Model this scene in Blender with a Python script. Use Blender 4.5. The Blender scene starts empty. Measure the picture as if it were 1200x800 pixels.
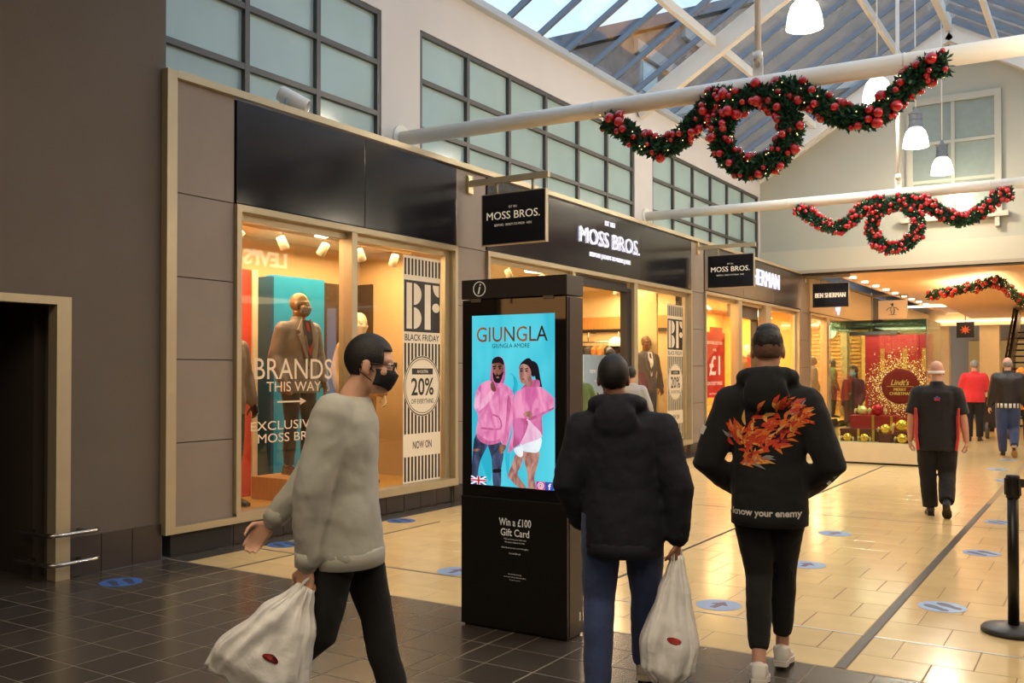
import bpy, bmesh, math, random
from math import sin, cos, pi, radians, sqrt, atan2, tan
from mathutils import Vector, Matrix, Euler, noise
random.seed(11)
S = bpy.context.scene
COL = S.collection
V = Vector

# ---------------------------------------------------------------- camera
cam_d = bpy.data.cameras.new('camera'); cam = bpy.data.objects.new('camera', cam_d); COL.objects.link(cam)
cam_d.sensor_width = 36.0; cam_d.lens = 33.12; cam_d.shift_y = 20/1200.0
cam_d.clip_start = 0.05; cam_d.clip_end = 400
cam.location = (0, 0, 1.55)
cam.rotation_euler = (radians(90+0.778), 0, math.atan(700/1104.0))
S.camera = cam
# ---------------------------------------------------------------- world, exposure
S.view_settings.view_transform = 'Standard'; S.view_settings.look = 'None'
S.view_settings.exposure = 0.0; S.view_settings.gamma = 1.0; S.view_settings.use_curve_mapping = False
W = bpy.data.worlds.new('overcast'); S.world = W; W.use_nodes = True
wn = W.node_tree.nodes; wl = W.node_tree.links
bg = wn['Background']; bg.inputs[1].default_value = 2.3
tc = wn.new('ShaderNodeTexCoord'); nz = wn.new('ShaderNodeTexNoise'); nz.inputs['Scale'].default_value = 3.5; nz.inputs['Detail'].default_value = 5
cr = wn.new('ShaderNodeValToRGB'); cr.color_ramp.elements[0].position = .38; cr.color_ramp.elements[1].position = .66
cr.color_ramp.elements[0].color = (.56, .70, .95, 1); cr.color_ramp.elements[1].color = (.86, .89, .95, 1)
wl.new(tc.outputs['Generated'], nz.inputs['Vector']); wl.new(nz.outputs['Fac'], cr.inputs['Fac']); wl.new(cr.outputs['Color'], bg.inputs[0])

def area(name, loc, sx, sy, power, col, rot=(0, 0, 0)):
    l = bpy.data.lights.new(name, 'AREA'); l.shape = 'RECTANGLE'; l.size = sx; l.size_y = sy; l.energy = power; l.color = col
    o = bpy.data.objects.new(name, l); COL.objects.link(o); o.location = loc; o.rotation_euler = rot
    return o
WARM = (1, .70, .40); WARM2 = (1, .85, .65)
# unseen lamps over the entrance hall, others under the low ceiling beyond the gable
area('unseen_hall_lamp', (-1.2, 1.5, 5.5), 4.0, 2.0, 150, WARM2)
area('unseen_hall_lamp', (-1.5, -4.0, 5.5), 4.0, 2.0, 170, WARM2)
area('unseen_hall_lamp', (3.6, 1.0, 5.5), 2.0, 4.0, 150, WARM2)  # added with no fixture, brightens the camera side of walkers and bags
area('mall_light', (-3.1, 30.0, 3.95), 3.0, 8.0, 200, WARM)
area('mall_light', (-3.1, 40.0, 3.95), 5.0, 6.0, 220, WARM)
# shop lighting
area('shop_light', (-7.35, 7.4, 2.93), 0.9, 3.0, 120, WARM)
area('shop_light', (-8.3, 11.5, 3.05), 2.2, 3.2, 190, WARM)
area('shop_light', (-7.6, 15.2, 3.05), 1.2, 2.6, 130, WARM)
area('shop_light', (-7.7, 20.6, 3.02), 1.4, 5.6, 480, (1, .66, .30))
area('shop_light', (-7.7, 28.6, 3.02), 1.6, 6.6, 800, (1, .70, .36))
area('shop_light', (1.6, 10.5, 3.02), 1.6, 8.0, 120, WARM)
# invented lamps on the unseen opposite ledge, added to wash floor, facade and beams
for _y in (6.6, 9.2, 11.8, 14.6, 17.4, 20.2):
    area('seen_or_added_spot', (0.55, _y, 4.45), .35, .35, 75, WARM2, (0, radians(24), 0))

# ---------------------------------------------------------------- materials
def C(h):
    h = h.lstrip('#'); r = [int(h[i:i+2], 16)/255 for i in (0, 2, 4)]
    return tuple(c/12.92 if c <= .04045 else ((c+.055)/1.055)**2.4 for c in r) + (1,)
MC = {}
def M(name, col, rough=.5, metal=0.0, spec=.5, em=None, es=0, var=0, vscale=6, bump=0, bscale=40, rnd=0, coat=0, stretch=None, trans=0, alpha=None, sheen=0):
    if name in MC: return MC[name]
    m = bpy.data.materials.new(name); m.use_nodes = True; MC[name] = m
    n = m.node_tree.nodes; l = m.node_tree.links; p = n['Principled BSDF']
    c = C(col) if isinstance(col, str) else tuple(col)+(1,)*(4-len(col))
    p.inputs['Base Color'].default_value = c; p.inputs['Roughness'].default_value = rough; p.inputs['Metallic'].default_value = metal
    p.inputs['Specular IOR Level'].default_value = spec
    if coat: p.inputs['Coat Weight'].default_value = coat; p.inputs['Coat Roughness'].default_value = .08
    if sheen: p.inputs['Sheen Weight'].default_value = sheen
    if trans: p.inputs['Transmission Weight'].default_value = trans
    if em: p.inputs['Emission Color'].default_value = C(em) if isinstance(em, str) else tuple(em)+(1,); p.inputs['Emission Strength'].default_value = es
    m.diffuse_color = c
    vec = None
    if var or bump:
        t = n.new('ShaderNodeTexCoord'); vec = t.outputs['Object']
        if stretch:
            mp = n.new('ShaderNodeMapping'); mp.inputs['Scale'].default_value = stretch; l.new(vec, mp.inputs['Vector']); vec = mp.outputs['Vector']
    src = None
    if var:
        a = n.new('ShaderNodeTexNoise'); a.inputs['Scale'].default_value = vscale; a.inputs['Detail'].default_value = 6
        l.new(vec, a.inputs['Vector'])
        h = n.new('ShaderNodeMapRange'); h.inputs['From Min'].default_value = .3; h.inputs['From Max'].default_value = .7
        h.inputs['To Min'].default_value = 1-var; h.inputs['To Max'].default_value = 1+var
        l.new(a.outputs['Fac'], h.inputs['Value']); src = h.outputs['Result']
    if rnd:
        oi = n.new('ShaderNodeObjectInfo'); h2 = n.new('ShaderNodeMapRange'); h2.inputs['To Min'].default_value = 1-rnd; h2.inputs['To Max'].default_value = 1+rnd
        l.new(oi.outputs['Random'], h2.inputs['Value'])
        if src:
            mu = n.new('ShaderNodeMath'); mu.operation = 'MULTIPLY'; l.new(src, mu.inputs[0]); l.new(h2.outputs['Result'], mu.inputs[1]); src = mu.outputs[0]
        else: src = h2.outputs['Result']
    if src:
        hs = n.new('ShaderNodeHueSaturation'); hs.inputs['Color'].default_value = c; l.new(src, hs.inputs['Value']); l.new(hs.outputs['Color'], p.inputs['Base Color'])
    if bump:
        b = n.new('ShaderNodeTexNoise'); b.inputs['Scale'].default_value = bscale; b.inputs['Detail'].default_value = 4; l.new(vec, b.inputs['Vector'])
        bn = n.new('ShaderNodeBump'); bn.inputs['Strength'].default_value = bump; bn.inputs['Distance'].default_value = .02; l.new(b.outputs['Fac'], bn.inputs['Height'])
        l.new(bn.outputs['Normal'], p.inputs['Normal'])
    return m
def E(name, col, s=1.0):
    """a surface that gives off light"""
    if name in MC: return MC[name]
    m = bpy.data.materials.new(name); m.use_nodes = True; MC[name] = m
    n = m.node_tree.nodes; n.remove(n['Principled BSDF']); e = n.new('ShaderNodeEmission')
    e.inputs[0].default_value = C(col); e.inputs[1].default_value = s; m.node_tree.links.new(e.outputs[0], n['Material Output'].inputs[0]); m.diffuse_color = C(col)
    return m
def GLASS(name, tint, refl=1.0, rough=.02, base=.04):
    if name in MC: return MC[name]
    m = bpy.data.materials.new(name); m.use_nodes = True; MC[name] = m
    n = m.node_tree.nodes; l = m.node_tree.links; n.remove(n['Principled BSDF'])
    tr = n.new('ShaderNodeBsdfTransparent'); tr.inputs[0].default_value = C(tint)
    gl = n.new('ShaderNodeBsdfGlossy'); gl.inputs['Roughness'].default_value = rough; gl.inputs[0].default_value = (refl, refl, refl, 1)
    lw = n.new('ShaderNodeLayerWeight'); lw.inputs[0].default_value = .5
    pw_ = n.new('ShaderNodeMath'); pw_.operation = 'POWER'; pw_.inputs[1].default_value = 5; l.new(lw.outputs['Facing'], pw_.inputs[0])
    ad = n.new('ShaderNodeMath'); ad.operation = 'MULTIPLY_ADD'; ad.inputs[1].default_value = .8; ad.inputs[2].default_value = base; l.new(pw_.outputs[0], ad.inputs[0])
    mx = n.new('ShaderNodeMixShader'); l.new(ad.outputs[0], mx.inputs[0]); l.new(tr.outputs[0], mx.inputs[1]); l.new(gl.outputs[0], mx.inputs[2])
    l.new(mx.outputs[0], n['Material Output'].inputs[0]); m.diffuse_color = (.7, .8, .8, .3)
    return m

greywall = M('greywall', '#60554a', .75, var=.05, vscale=2.5, bump=.05, bscale=120)
gold = M('gold', '#b0a283', .38, metal=.35, var=.03, bump=.02)
panelm = M('panelm', '#85776a', .55, var=.05, vscale=3, bump=.04, bscale=150, rnd=.03)
blackpan = M('blackpan', '#1b1a1e', .16, spec=.35)
skirtm = M('skirtm', '#372f2b', .32, var=.12, vscale=9, rnd=.08)
groutd = M('groutd', '#857964', .8)
darktile = M('darktile', '#463f39', .24, spec=.5, var=.14, vscale=5, bump=.03, bscale=18, rnd=.12)
lighttile = M('lighttile', '#dcbf88', .16, spec=.5, var=.05, vscale=4, bump=.015, bscale=14, rnd=.045)
groutl = M('groutl', '#8d7350', .8)
stripm = M('stripm', '#2e2825', .5, var=.1)
metalstrip = M('metalstrip', '#b9b3a6', .35, metal=.7)
whitewall = M('whitewall', '#d6cdc4', .8, var=.025, vscale=1.5, bump=.03, bscale=80)
whitepaint = M('whitepaint', '#e6dfd2', .45, var=.03, vscale=3)
mullm = M('mullm', '#57544f', .45, metal=.3)
spandrel = M('spandrel', '#a9bdb6', .12, spec=.7, var=.06, vscale=1.2, rnd=.04)
gablem = M('gablem', '#b3b0a0', .8, var=.03, vscale=1.2)
creamm = M('creamm', '#d9c7a4', .6, var=.03)
ceilm = M('ceilm', '#e0c8ae', .7, var=.02)
tanwall = M('tanwall', '#c9a877', .7, var=.05, vscale=2)
woodfl = M('woodfl', '#c79a4e', .4, var=.18, vscale=7, stretch=(1, 7, 1))
orangewood = M('orangewood', '#c98f4c', .45, var=.12, vscale=6, stretch=(6, 1, 1))
teal = M('teal', '#149ccc', .45, var=.04)
redm = M('redm', '#e2432f', .5, var=.03)
darkm = M('darkm', '#1c1713', .6)
blackm = M('blackm', '#0d0d0e', .45)
chrome = M('chrome', '#b5ada2', .25, metal=1)
whitepl = M('whitepl', '#e9e6df', .4)
glassm = GLASS('glassm', '#f7f7f2', base=.035)
roofglass = GLASS('roofglass', '#dfe8ee', base=.05)
letter_em = E('letter_em', '#f6f0ff', 1.25)
letter_cream = M('letter_cream', '#e9dfc8', .5, em='#e9dfc8', es=.28)
cove_em = E('cove_em', '#ffd9a0', 7)
down_em = E('down_em', '#fff0d0', 6)
bulb_em = E('bulb_em', '#ffdf9c', 2.6)

# ---------------------------------------------------------------- builders
OFF = {}
class B:
    def __init__(s): s.v = []; s.f = []; s.mi = []; s.m = 0
    def add(s, vs, fs):
        o = len(s.v); s.v += [tuple(p) for p in vs]
        for f in fs: s.f.append([o+i for i in f]); s.mi.append(s.m)
        return s
    def box(s, x0, x1, y0, y1, z0, z1):
        return s.add([(x0, y0, z0), (x1, y0, z0), (x1, y1, z0), (x0, y1, z0), (x0, y0, z1), (x1, y0, z1), (x1, y1, z1), (x0, y1, z1)],
                     [(0, 3, 2, 1), (4, 5, 6, 7), (0, 1, 5, 4), (1, 2, 6, 5), (2, 3, 7, 6), (3, 0, 4, 7)])
    def quad(s, a, b, c, d): return s.add([a, b, c, d], [(0, 1, 2, 3)])
    def bar(s, p, q, w, h, up=(0, 0, 1)):
        p, q = V(p), V(q); d = (q-p).normalized(); side = d.cross(V(up)).normalized(); u = side.cross(d)
        vs = []
        for c in (p, q):
            for a, b in ((-1, -1), (1, -1), (1, 1), (-1, 1)): vs.append(c+side*(a*w/2)+u*(b*h/2))
        return s.add(vs, [(3, 2, 1, 0), (4, 5, 6, 7), (0, 1, 5, 4), (1, 2, 6, 5), (2, 3, 7, 6), (3, 0, 4, 7)])
    def prism(s, poly, f, d):
        """poly: 2D points, f maps (u,v)->3D, d: extrusion vector"""
        a = [V(f(*p)) for p in poly]; b = [p+V(d) for p in a]; n = len(a)
        return s.add(a+b, [tuple(range(n))[::-1], tuple(range(n, 2*n))]+[(i, (i+1) % n, n+(i+1) % n, n+i) for i in range(n)])
    def loft(s, rings, cap=True):
        n = len(rings[0]); vs = [p for r in rings for p in r]; fs = []
        for k in range(len(rings)-1):
            for i in range(n): fs.append((k*n+i, k*n+(i+1) % n, (k+1)*n+(i+1) % n, (k+1)*n+i))
        if cap: fs.append(tuple(range(n))[::-1]); fs.append(tuple(range((len(rings)-1)*n, len(rings)*n)))
        return s.add(vs, fs)
    def tube(s, pts, r, n=10, round_=False, flat=None):
        pts = [V(p) for p in pts]; rr = list(r) if hasattr(r, '__len__') else [r]*len(pts)
        if round_:
            d0 = (pts[0]-pts[1]).normalized(); d1 = (pts[-1]-pts[-2]).normalized(); a, b = rr[0], rr[-1]
            pts = [pts[0]+d0*a*.95, pts[0]+d0*a*.7]+pts+[pts[-1]+d1*b*.7, pts[-1]+d1*b*.95]; rr = [a*.25, a*.7]+rr+[b*.7, b*.25]
        rings = []; u = None
        for i, p in enumerate(pts):
            t = (pts[min(i+1, len(pts)-1)]-pts[max(i-1, 0)]).normalized()
            if u is None: u = t.orthogonal().normalized()
            else:
                u = u-t*u.dot(t); u = u.normalized() if u.length > 1e-6 else t.orthogonal().normalized()
            w = t.cross(u); rings.append([p+(u*cos(2*pi*k/n)+w*sin(2*pi*k/n))*rr[i] for k in range(n)])
        return s.loft(rings)
    def lathe(s, prof, c=(0, 0, 0), n=20, ax=None):
        c = V(c); R = ax or Matrix.Identity(3)
        return s.loft([[c+R@V((r*cos(2*pi*k/n), r*sin(2*pi*k/n), z)) for k in range(n)] for r, z in prof])
    def ball(s, c, r, n=14, m=9, R=None):
        r = r if hasattr(r, '__len__') else (r, r, r); c = V(c); R = R or Matrix.Identity(3)
        return s.loft([[c+R@V((r[0]*sin(pi*(j+.04)/(m+.08))*cos(2*pi*k/n), r[1]*sin(pi*(j+.04)/(m+.08))*sin(2*pi*k/n), -r[2]*cos(pi*(j+.04)/(m+.08)))) for k in range(n)] for j in range(m+1)])
    def build(s, name, mat, parent=None, smooth=False, world=True, bevel=0, kind=None):
        me = bpy.data.meshes.new(name)
        off = OFF.get(parent.name, V((0, 0, 0))) if (parent and world) else V((0, 0, 0))
        me.from_pydata([(x-off.x, y-off.y, z-off.z) for x, y, z in s.v], [], s.f)
        for m in (mat if isinstance(mat, (list, tuple)) else [mat]): me.materials.append(m)
        if isinstance(mat, (list, tuple)): me.polygons.foreach_set('material_index', s.mi)
        bm = bmesh.new(); bm.from_mesh(me); bmesh.ops.recalc_face_normals(bm, faces=bm.faces)
        if bevel: bmesh.ops.bevel(bm, geom=[e for e in bm.edges], offset=bevel, segments=2, profile=.7, affect='EDGES', clamp_overlap=True)
        bm.to_mesh(me); bm.free()
        if smooth: me.polygons.foreach_set('use_smooth', [True]*len(me.polygons))
        o = bpy.data.objects.new(name, me); COL.objects.link(o)
        if parent: o.parent = parent; OFF[o.name] = off
        if kind: o['kind'] = kind
        return o
def BX(*a): return B().box(*a)
def T(name, label, cat, loc=(0, 0, 0), rz=0, group=None):
    o = bpy.data.objects.new(name, None); COL.objects.link(o); o.empty_display_size = .1
    o.location = loc; o.rotation_euler = (0, 0, rz); o['label'] = label; o['category'] = cat
    if group: o['group'] = group
    OFF[o.name] = V(loc); return o
def ST(name, loc=(0, 0, 0)):
    o = bpy.data.objects.new(name, None); COL.objects.link(o); o.empty_display_size = .1; o.location = loc; o['kind'] = 'structure'; OFF[o.name] = V(loc); return o
def tag(o, label, cat, group=None):
    o['label'] = label; o['category'] = cat
    if group: o['group'] = group
    return o
def struct(o): o['kind'] = 'structure'; return o
def inst(o, parent, loc, rot=None, name=None, scale=None):
    """another object that shares o's mesh"""
    c = o.copy(); COL.objects.link(c); c.parent = parent; c.location = loc
    if rot: c.rotation_euler = rot
    if scale: c.scale = (scale,)*3
    if parent: OFF[c.name] = OFF[parent.name]
    return c
def dup(root, loc, rz, label, group=None):
    r = root.copy(); COL.objects.link(r); r.location = loc; r.rotation_euler = (0, 0, rz); r['label'] = label
    if group: r['group'] = group
    for ch in list(root.children):
        c = ch.copy(); COL.objects.link(c); c.parent = r
        for g in ch.children:
            d = g.copy(); COL.objects.link(d); d.parent = c
    return r
def TXT(body, mat, parent, at, xd, h=None, w=None, depth=.006, bold=0, fat=0, up=(0, 0, 1), name='lettering', world=True, shear=0, space=1, smooth=False, size_from='h', res=3):
    """lettering centred on `at`, running along xd"""
    cu = bpy.data.curves.new('t', 'FONT'); cu.body = body; cu.extrude = 0; cu.offset = bold; cu.shear = shear; cu.space_character = space; cu.resolution_u = res
    cu.align_x = 'CENTER'
    ob = bpy.data.objects.new('t', cu); me = bpy.data.meshes.new_from_object(ob)
    vs = [v.co.copy() for v in me.vertices]; fs = [tuple(p.vertices) for p in me.polygons]
    bpy.data.objects.remove(ob); bpy.data.curves.remove(cu); bpy.data.meshes.remove(me)
    x0, x1 = min(v.x for v in vs), max(v.x for v in vs); y0, y1 = min(v.y for v in vs), max(v.y for v in vs)
    sx = sy = 1
    if h: sy = h/(y1-y0); sx = sy
    if w: sx = w/(x1-x0); sy = sy if h else sx
    xd, up, at = V(xd), V(up), V(at); nn = xd.cross(up)
    b = B(); n = len(vs)
    if fat:
        for q in (-fat, fat): b.add([at+xd*((v.x-(x0+x1)/2)*sx+q)+up*((v.y-(y0+y1)/2)*sy)+nn*(depth-.0002) for v in vs], fs)
    P = [at+xd*((v.x-(x0+x1)/2)*sx)+up*((v.y-(y0+y1)/2)*sy) for v in vs]
    if depth > .0045:
        b.add([p+nn*depth for p in P]+P, fs+[tuple(i+n for i in f[::-1]) for f in fs])
        ec = {}
        for f in fs:
            for i in range(len(f)):
                e = (f[i], f[(i+1) % len(f)]); ec[e] = 1
        for (i, j) in ec:
            if (j, i) not in ec: b.f.append([j, i, i+n, j+n]); b.mi.append(0)
    else: b.add([p+nn*depth for p in P], fs)
    return b.build(name, mat, parent, world=world)

# ================================================================ STRUCTURE
# ---- floors: every tile is a piece of its own; the far ones are joined
def tiles(name, groutmat, tilemat, region, dx, dy, x0, y0, gap, stagger, cuts, near):
    fl = ST(name, (region[0], region[2], 0))
    BX(region[0], region[1], region[2], region[3], -.12, -.0013).build('grout_bed', groutmat, fl)
    proto = {}; rest = B(); todo = []
    j0 = math.floor((region[2]-y0)/dy)-1; yv = y0+j0*dy; j = j0
    while yv < region[3]:
        a, b_ = max(yv, region[2]), min(yv+dy, region[3])
        if b_-a > .03:
            sx = (stagger*(j % 2)); i0 = math.floor((region[0]-x0)/dx)-2
            for i in range(i0, i0+int((region[1]-region[0])/dx)+6):
                c, d = x0+i*dx+sx, x0+(i+1)*dx+sx
                segs = [(max(c, region[0]), min(d, region[1]))]
                for k in cuts:
                    segs = [q for s_ in segs for q in ([(s_[0], k[0]), (k[1], s_[1])] if s_[0] < k[0] and s_[1] > k[1] else [(s_[0], min(s_[1], k[0]))] if s_[0] < k[0] < s_[1] else [(max(s_[0], k[1]), s_[1])] if s_[0] < k[1] < s_[1] else [s_] if not (s_[0] >= k[0] and s_[1] <= k[1]) else [])]
                for q in segs:
                    if q[1]-q[0] > .03: todo.append((q[0], q[1], a, b_))
        yv += dy; j += 1
    todo.sort(key=near)
    for n_, (a, b_, c, d) in enumerate(todo):
        if n_ < 296:
            key = (round(b_-a, 2), round(d-c, 2))
            if key not in proto:
                w, h = b_-a-gap, d-c-gap; e = .0022
                q = B().loft([[(-w/2, -h/2, -.008), (w/2, -h/2, -.008), (w/2, h/2, -.008), (-w/2, h/2, -.008)], [(-w/2, -h/2, -.001), (w/2, -h/2, -.001), (w/2, h/2, -.001), (-w/2, h/2, -.001)],
                              [(-w/2+e, -h/2+e, 0), (w/2-e, -h/2+e, 0), (w/2-e, h/2-e, 0), (-w/2+e, h/2-e, 0)]])
                proto[key] = q.build('tile', tilemat, fl, world=False); o = proto[key]
            else: o = proto[key].copy(); COL.objects.link(o); o.parent = fl
            o.location = ((a+b_)/2-region[0], (c+d)/2-region[2], random.uniform(-.0002, .0002))
        else: rest.box(a+gap/2, b_-gap/2, c+gap/2, d-gap/2, -.008, -.0002)
    if rest.f: rest.build('distant_tiles', tilemat, fl, kind='stuff')
    return fl
def seen(t):
    x, y = (t[0]+t[1])/2, (t[2]+t[3])/2
    d = -.5356*x+.8445*y; r = .8445*x+.5356*y
    return (0 if d > 1.5 and abs(r/d) < .57 and 1.55/d < .345 else 1000)+d
tiles('floor', groutd, darktile, (-6.6, 6.8, -6.0, 5.09), .3, .3, -4.62, 2.975, .006, 0, [(-3.006, -3.0)], seen)
tiles('floor.001', groutl, lighttile, (-6.36, .12, 5.09, 24.5), .4, .4, -1.604, 5.81, .006, .2, [(-1.232, -1.172), (-3.15, -3.12)], seen)
BX(-6.6, .4, 24.5, 60, -.12, 0).build('floor.002', lighttile, kind='structure')
f3 = ST('floor.003', (-6.5, 5.09, 0))
BX(-6.6, -6.366, 5.09, 33, -.12, 0).build('border_strip', darktile, f3); BX(.126, .4, 5.09, 33, -.12, 0).build('border_strip', darktile, f3)
# inlaid lines
t = ST('trim_1', (-1.2, 5.1, 0)); BX(-1.228, -1.176, 5.10, 12.3, -.006, .0012).build('inlay_strip', stripm, t)
BX(-3.146, -3.124, 5.10, 16.4, -.006, .0012).build('inlay_strip', stripm, t); BX(-5.865, -5.838, 5.10, 7.83, -.006, .0012).build('inlay_strip', stripm, t)
t = ST('trim_2', (-3, 5.8, 0))
BX(-6.3, -3.15, 5.785, 5.812, -.006, .0016).build('expansion_joint', M('jointdark', '#6b5f50', .5), t); BX(-3.12, -1.232, 5.785, 5.812, -.006, .0016).build('expansion_joint', metalstrip, t); BX(-1.172, .1, 5.785, 5.812, -.006, .0016).build('expansion_joint', metalstrip, t)
BX(-6.3, .1, 10.42, 10.432, -.006, .0014).build('expansion_joint', M('jointdark', '#6b5f50', .5), t)

# ---- grey wall on the left with its recessed doorway
w = ST('wall_left', (-6.62, 5.0, 0))
BX(-7.8, -6.62, 4.19, 5.04, 0, 7.2).build('wall_panel', greywall, w); BX(-7.8, -6.62, -6, 3.0, 0, 7.2).build('wall_panel', greywall, w)
BX(-7.8, -6.62, 3.0, 4.19, 2.10, 7.2).build('wall_panel', greywall, w)
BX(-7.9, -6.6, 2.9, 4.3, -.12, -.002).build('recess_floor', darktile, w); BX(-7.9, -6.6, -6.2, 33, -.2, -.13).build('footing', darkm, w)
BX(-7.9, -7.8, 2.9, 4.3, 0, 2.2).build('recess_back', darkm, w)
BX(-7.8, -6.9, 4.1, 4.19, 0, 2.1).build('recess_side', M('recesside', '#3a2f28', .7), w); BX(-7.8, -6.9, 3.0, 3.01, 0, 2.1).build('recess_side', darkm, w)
d = ST('door_1', (-6.6, 3.6, 0))
BX(-6.68, -6.57, 4.08, 4.195, 0, 2.045).build('door_jamb', gold, d); BX(-6.68, -6.57, 3.0, 4.195, 2.045, 2.105).build('door_head', gold, d); BX(-6.68, -6.57, 3.0, 3.07, 0, 2.045).build('door_jamb', gold, d)
BX(-7.5, -7.45, 3.07, 4.1, 0.01, 2.04).build('door_leaf', M('doorleaf', '#241c17', .6), d); BX(-7.45, -7.39, 3.98, 4.0, .75, 1.15).build('door_handle', blackm, d)
BX(-7.38, -7.34, 3.07, 3.2, 0.01, 2.0).build('door_edge', gold, d)
bl = ST('baseboard_left', (-6.6, 4.2, 0))
def skirt(parent, y0, y1, x, top, step=.3, th=.02):
    n = max(1, round((y1-y0)/step)); s_ = (y1-y0)/n
    BX(x-th-.03, x-th+.006, y0, y1, 0, top-.002).build('grout_bed', groutd, parent)
    first = None
    for i in range(n):
        if first is None: first = BX(x-th, x, y0+.003, y0+s_-.003, .002, top).build('tile', skirtm, parent, bevel=.002)
        else: inst(first, parent, (0, i*s_, 0))
skirt(bl, 4.2, 5.02, -6.6, .295)
bz = BX(-7.44, -7.42, 3.07, 4.1, 0, .295).build('tile', skirtm, bl)

# ---- pilasters clad in panels, trims, fascias, skirtings of the shopfronts
def pilaster(y0, y1, joints, ztop=3.99, zbot=.2):
    p = ST('pilaster', (-6.6, (y0+y1)/2, 0))
    BX(-6.9, -6.612, y0, y1, 0, ztop).build('core', darkm, p)
    zs = [zbot]+joints+[ztop]
    for a, b_ in zip(zs, zs[1:]): BX(-6.612, -6.595, y0+.003, y1-.003, a+.004, b_-.004).build('panel', panelm, p, bevel=.002)
    return p
JZ = [.95, 1.65, 2.345, 3.05]
pilaster(5.118, 5.765, JZ, 4.0, .255)
for a, b_ in ((9.145, 9.785), (16.64, 17.31), (24.06, 24.85)): pilaster(a, b_, JZ, 3.99, 0.2)
pilaster(32.35, 32.75, JZ)
bs = ST('baseboard_front', (-6.62, 10, 0))
for a, b_ in ((5.12, 5.8), (5.8, 9.12), (9.79, 12.05), (14.1, 16.6), (17.35, 19.5), (21.2, 23.98), (24.9, 28.0)): skirt(bs, a, b_, -6.63, .2)
for a, b_ in ((9.12, 9.79), (16.6, 17.35), (23.98, 24.9)): skirt(bs, a, b_, -6.598, .2, .32)
tr = ST('trim_3', (-6.56, 5.05, 0))
BX(-6.66, -6.545, 5.018, 5.118, .2, 4.06).build('post', gold, tr, bevel=.003)
BX(-6.66, -6.545, 5.118, 5.765, .2, .258).build('bottom_rail', gold, tr, bevel=.003)
BX(-6.66, -6.545, 5.118, 24.05, 4.0, 4.065).build('top_rail', gold, tr, bevel=.003); BX(-6.66, -6.56, 24.05, 33, 4.0, 4.05).build('top_rail', gold, tr)
BX(-7.66, -6.66, 5.04, 24.07, 3.99, 4.03).build('ledge', M('ledgem', '#8f877a', .8), kind='structure')

def window(n, y0, y1, z0, z1, mulls, sill=True, xf=-6.555, xg=-6.675, openings=()):
    """a shop window: outer frame, mullions, one pane per light"""
    w = ST('window_%d' % n, (xf, (y0+y1)/2, 0)); b = B(); d = xf-.17
    b.box(d, xf, y0, y0+.055, z0, z1); b.box(d, xf, y1-.055, y1, z0, z1); b.box(d, xf, y0+.055, y1-.055, z1-.062, z1)
    b.build('frame', gold, w, bevel=.003)
    i = B(); i.box(xg-.03, xg+.03, y0+.055, y1-.055, z1-.13, z1-.062); i.box(xg-.03, xg+.03, y1-.14, y1-.055, z0, z1-.13); i.build('inner_frame', gold, w)
    ys = [y0+.055]
    for a, b_ in mulls:
        BX(xg-.07, xf-.01, a, b_, z0, z1-.06).build('mullion', gold, w, bevel=.003); ys += [a, b_]
    ys.append(y1-.055)
    k = 0
    for a, b_ in zip(ys[::2], ys[1::2]):
        if any(abs(a-o[0]) < .2 for o in openings): continue
        BX(xg-.004, xg+.004, a, b_, z0, z1-.062).build('pane', glassm, w)
        if sill: BX(d, xf+.005, a-.055, b_+.055, z0-.065, z0+.02).build('sill', gold, w, bevel=.003)
    return w
window(1, 5.768, 9.142, .265, 3.045, [(7.285, 7.37)])
window(2, 9.788, 16.62, .265, 3.06, [(12.0, 12.09), (14.1, 14.24)], openings=[(12.09, 14.1)])
window(3, 17.315, 23.85, .265, 3.10, [(19.25, 19.47), (21.12, 21.50)], openings=[(19.47, 21.12)])
window(4, 24.86, 32.33, .265, 3.08, [(26.55, 26.85), (28.9, 29.2)], openings=[(26.85, 28.9)])
dd = ST('door_2', (-6.65, 13, 0)); BX(-6.74, -6.62, 13.93, 14.09, 0, 2.9).build('door_jamb', darkm, dd); BX(-6.74, -6.62, 12.1, 13.93, 2.84, 2.98).build('door_head', darkm, dd); BX(-6.74, -6.62, 12.1, 12.2, 0, 2.84).build('door_jamb', darkm, dd)
dd = ST('door_3', (-6.8, 20.3, 0)); BX(-6.9, -6.75, 19.5, 21.1, 2.72, 3.0).build('door_head', M('roller', '#5a5248', .5), dd); BX(-6.9, -6.75, 21.02, 21.12, 0, 2.72).build('door_jamb', darkm, dd)

# ---- clerestory above the ledge
cw = ST('wall_clerestory', (-7.65, 14, 4.0)); XC = -7.65; ZT = 6.83
for a, b_ in ((3.0, 3.62), (9.02, 9.80), (16.45, 17.28), (23.98, 24.3)): BX(XC-.25, XC, a, b_, 0 if a > 23 else 4.03, 6.06).build('pier', whitewall, cw)
BX(XC-.25, XC, 3.0, 24.3, 6.06, ZT).build('spandrel_wall', whitewall, cw)
def clere(n, ys, xg, sgn=1):
    w = ST('window_%d' % n, (xg, (ys[0]+ys[-1])/2, 4.03)); zs = [4.03, 4.76, 5.40, 6.06]; f = .032
    x0, x1 = sorted((xg-.09*sgn, xg-.012*sgn)); first = None
    for y in ys: BX(x0, x1, y-f, y+f, 4.03, 6.06).build('mullion', mullm, w)
    for z in zs[1:]: BX(x0+.004, x1-.004, ys[0], ys[-1], z-f-(.03 if z == 6.06 else 0), z+f-(.03 if z == 6.06 else 0)).build('transom', mullm, w)
    for a, b_ in zip(ys, ys[1:]):
        for c, e in zip(zs, zs[1:]): BX(xg-.075*sgn-.006, xg-.075*sgn+.006, a+f, b_-f, c+f, e-f).build('pane', spandrel, w)
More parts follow.
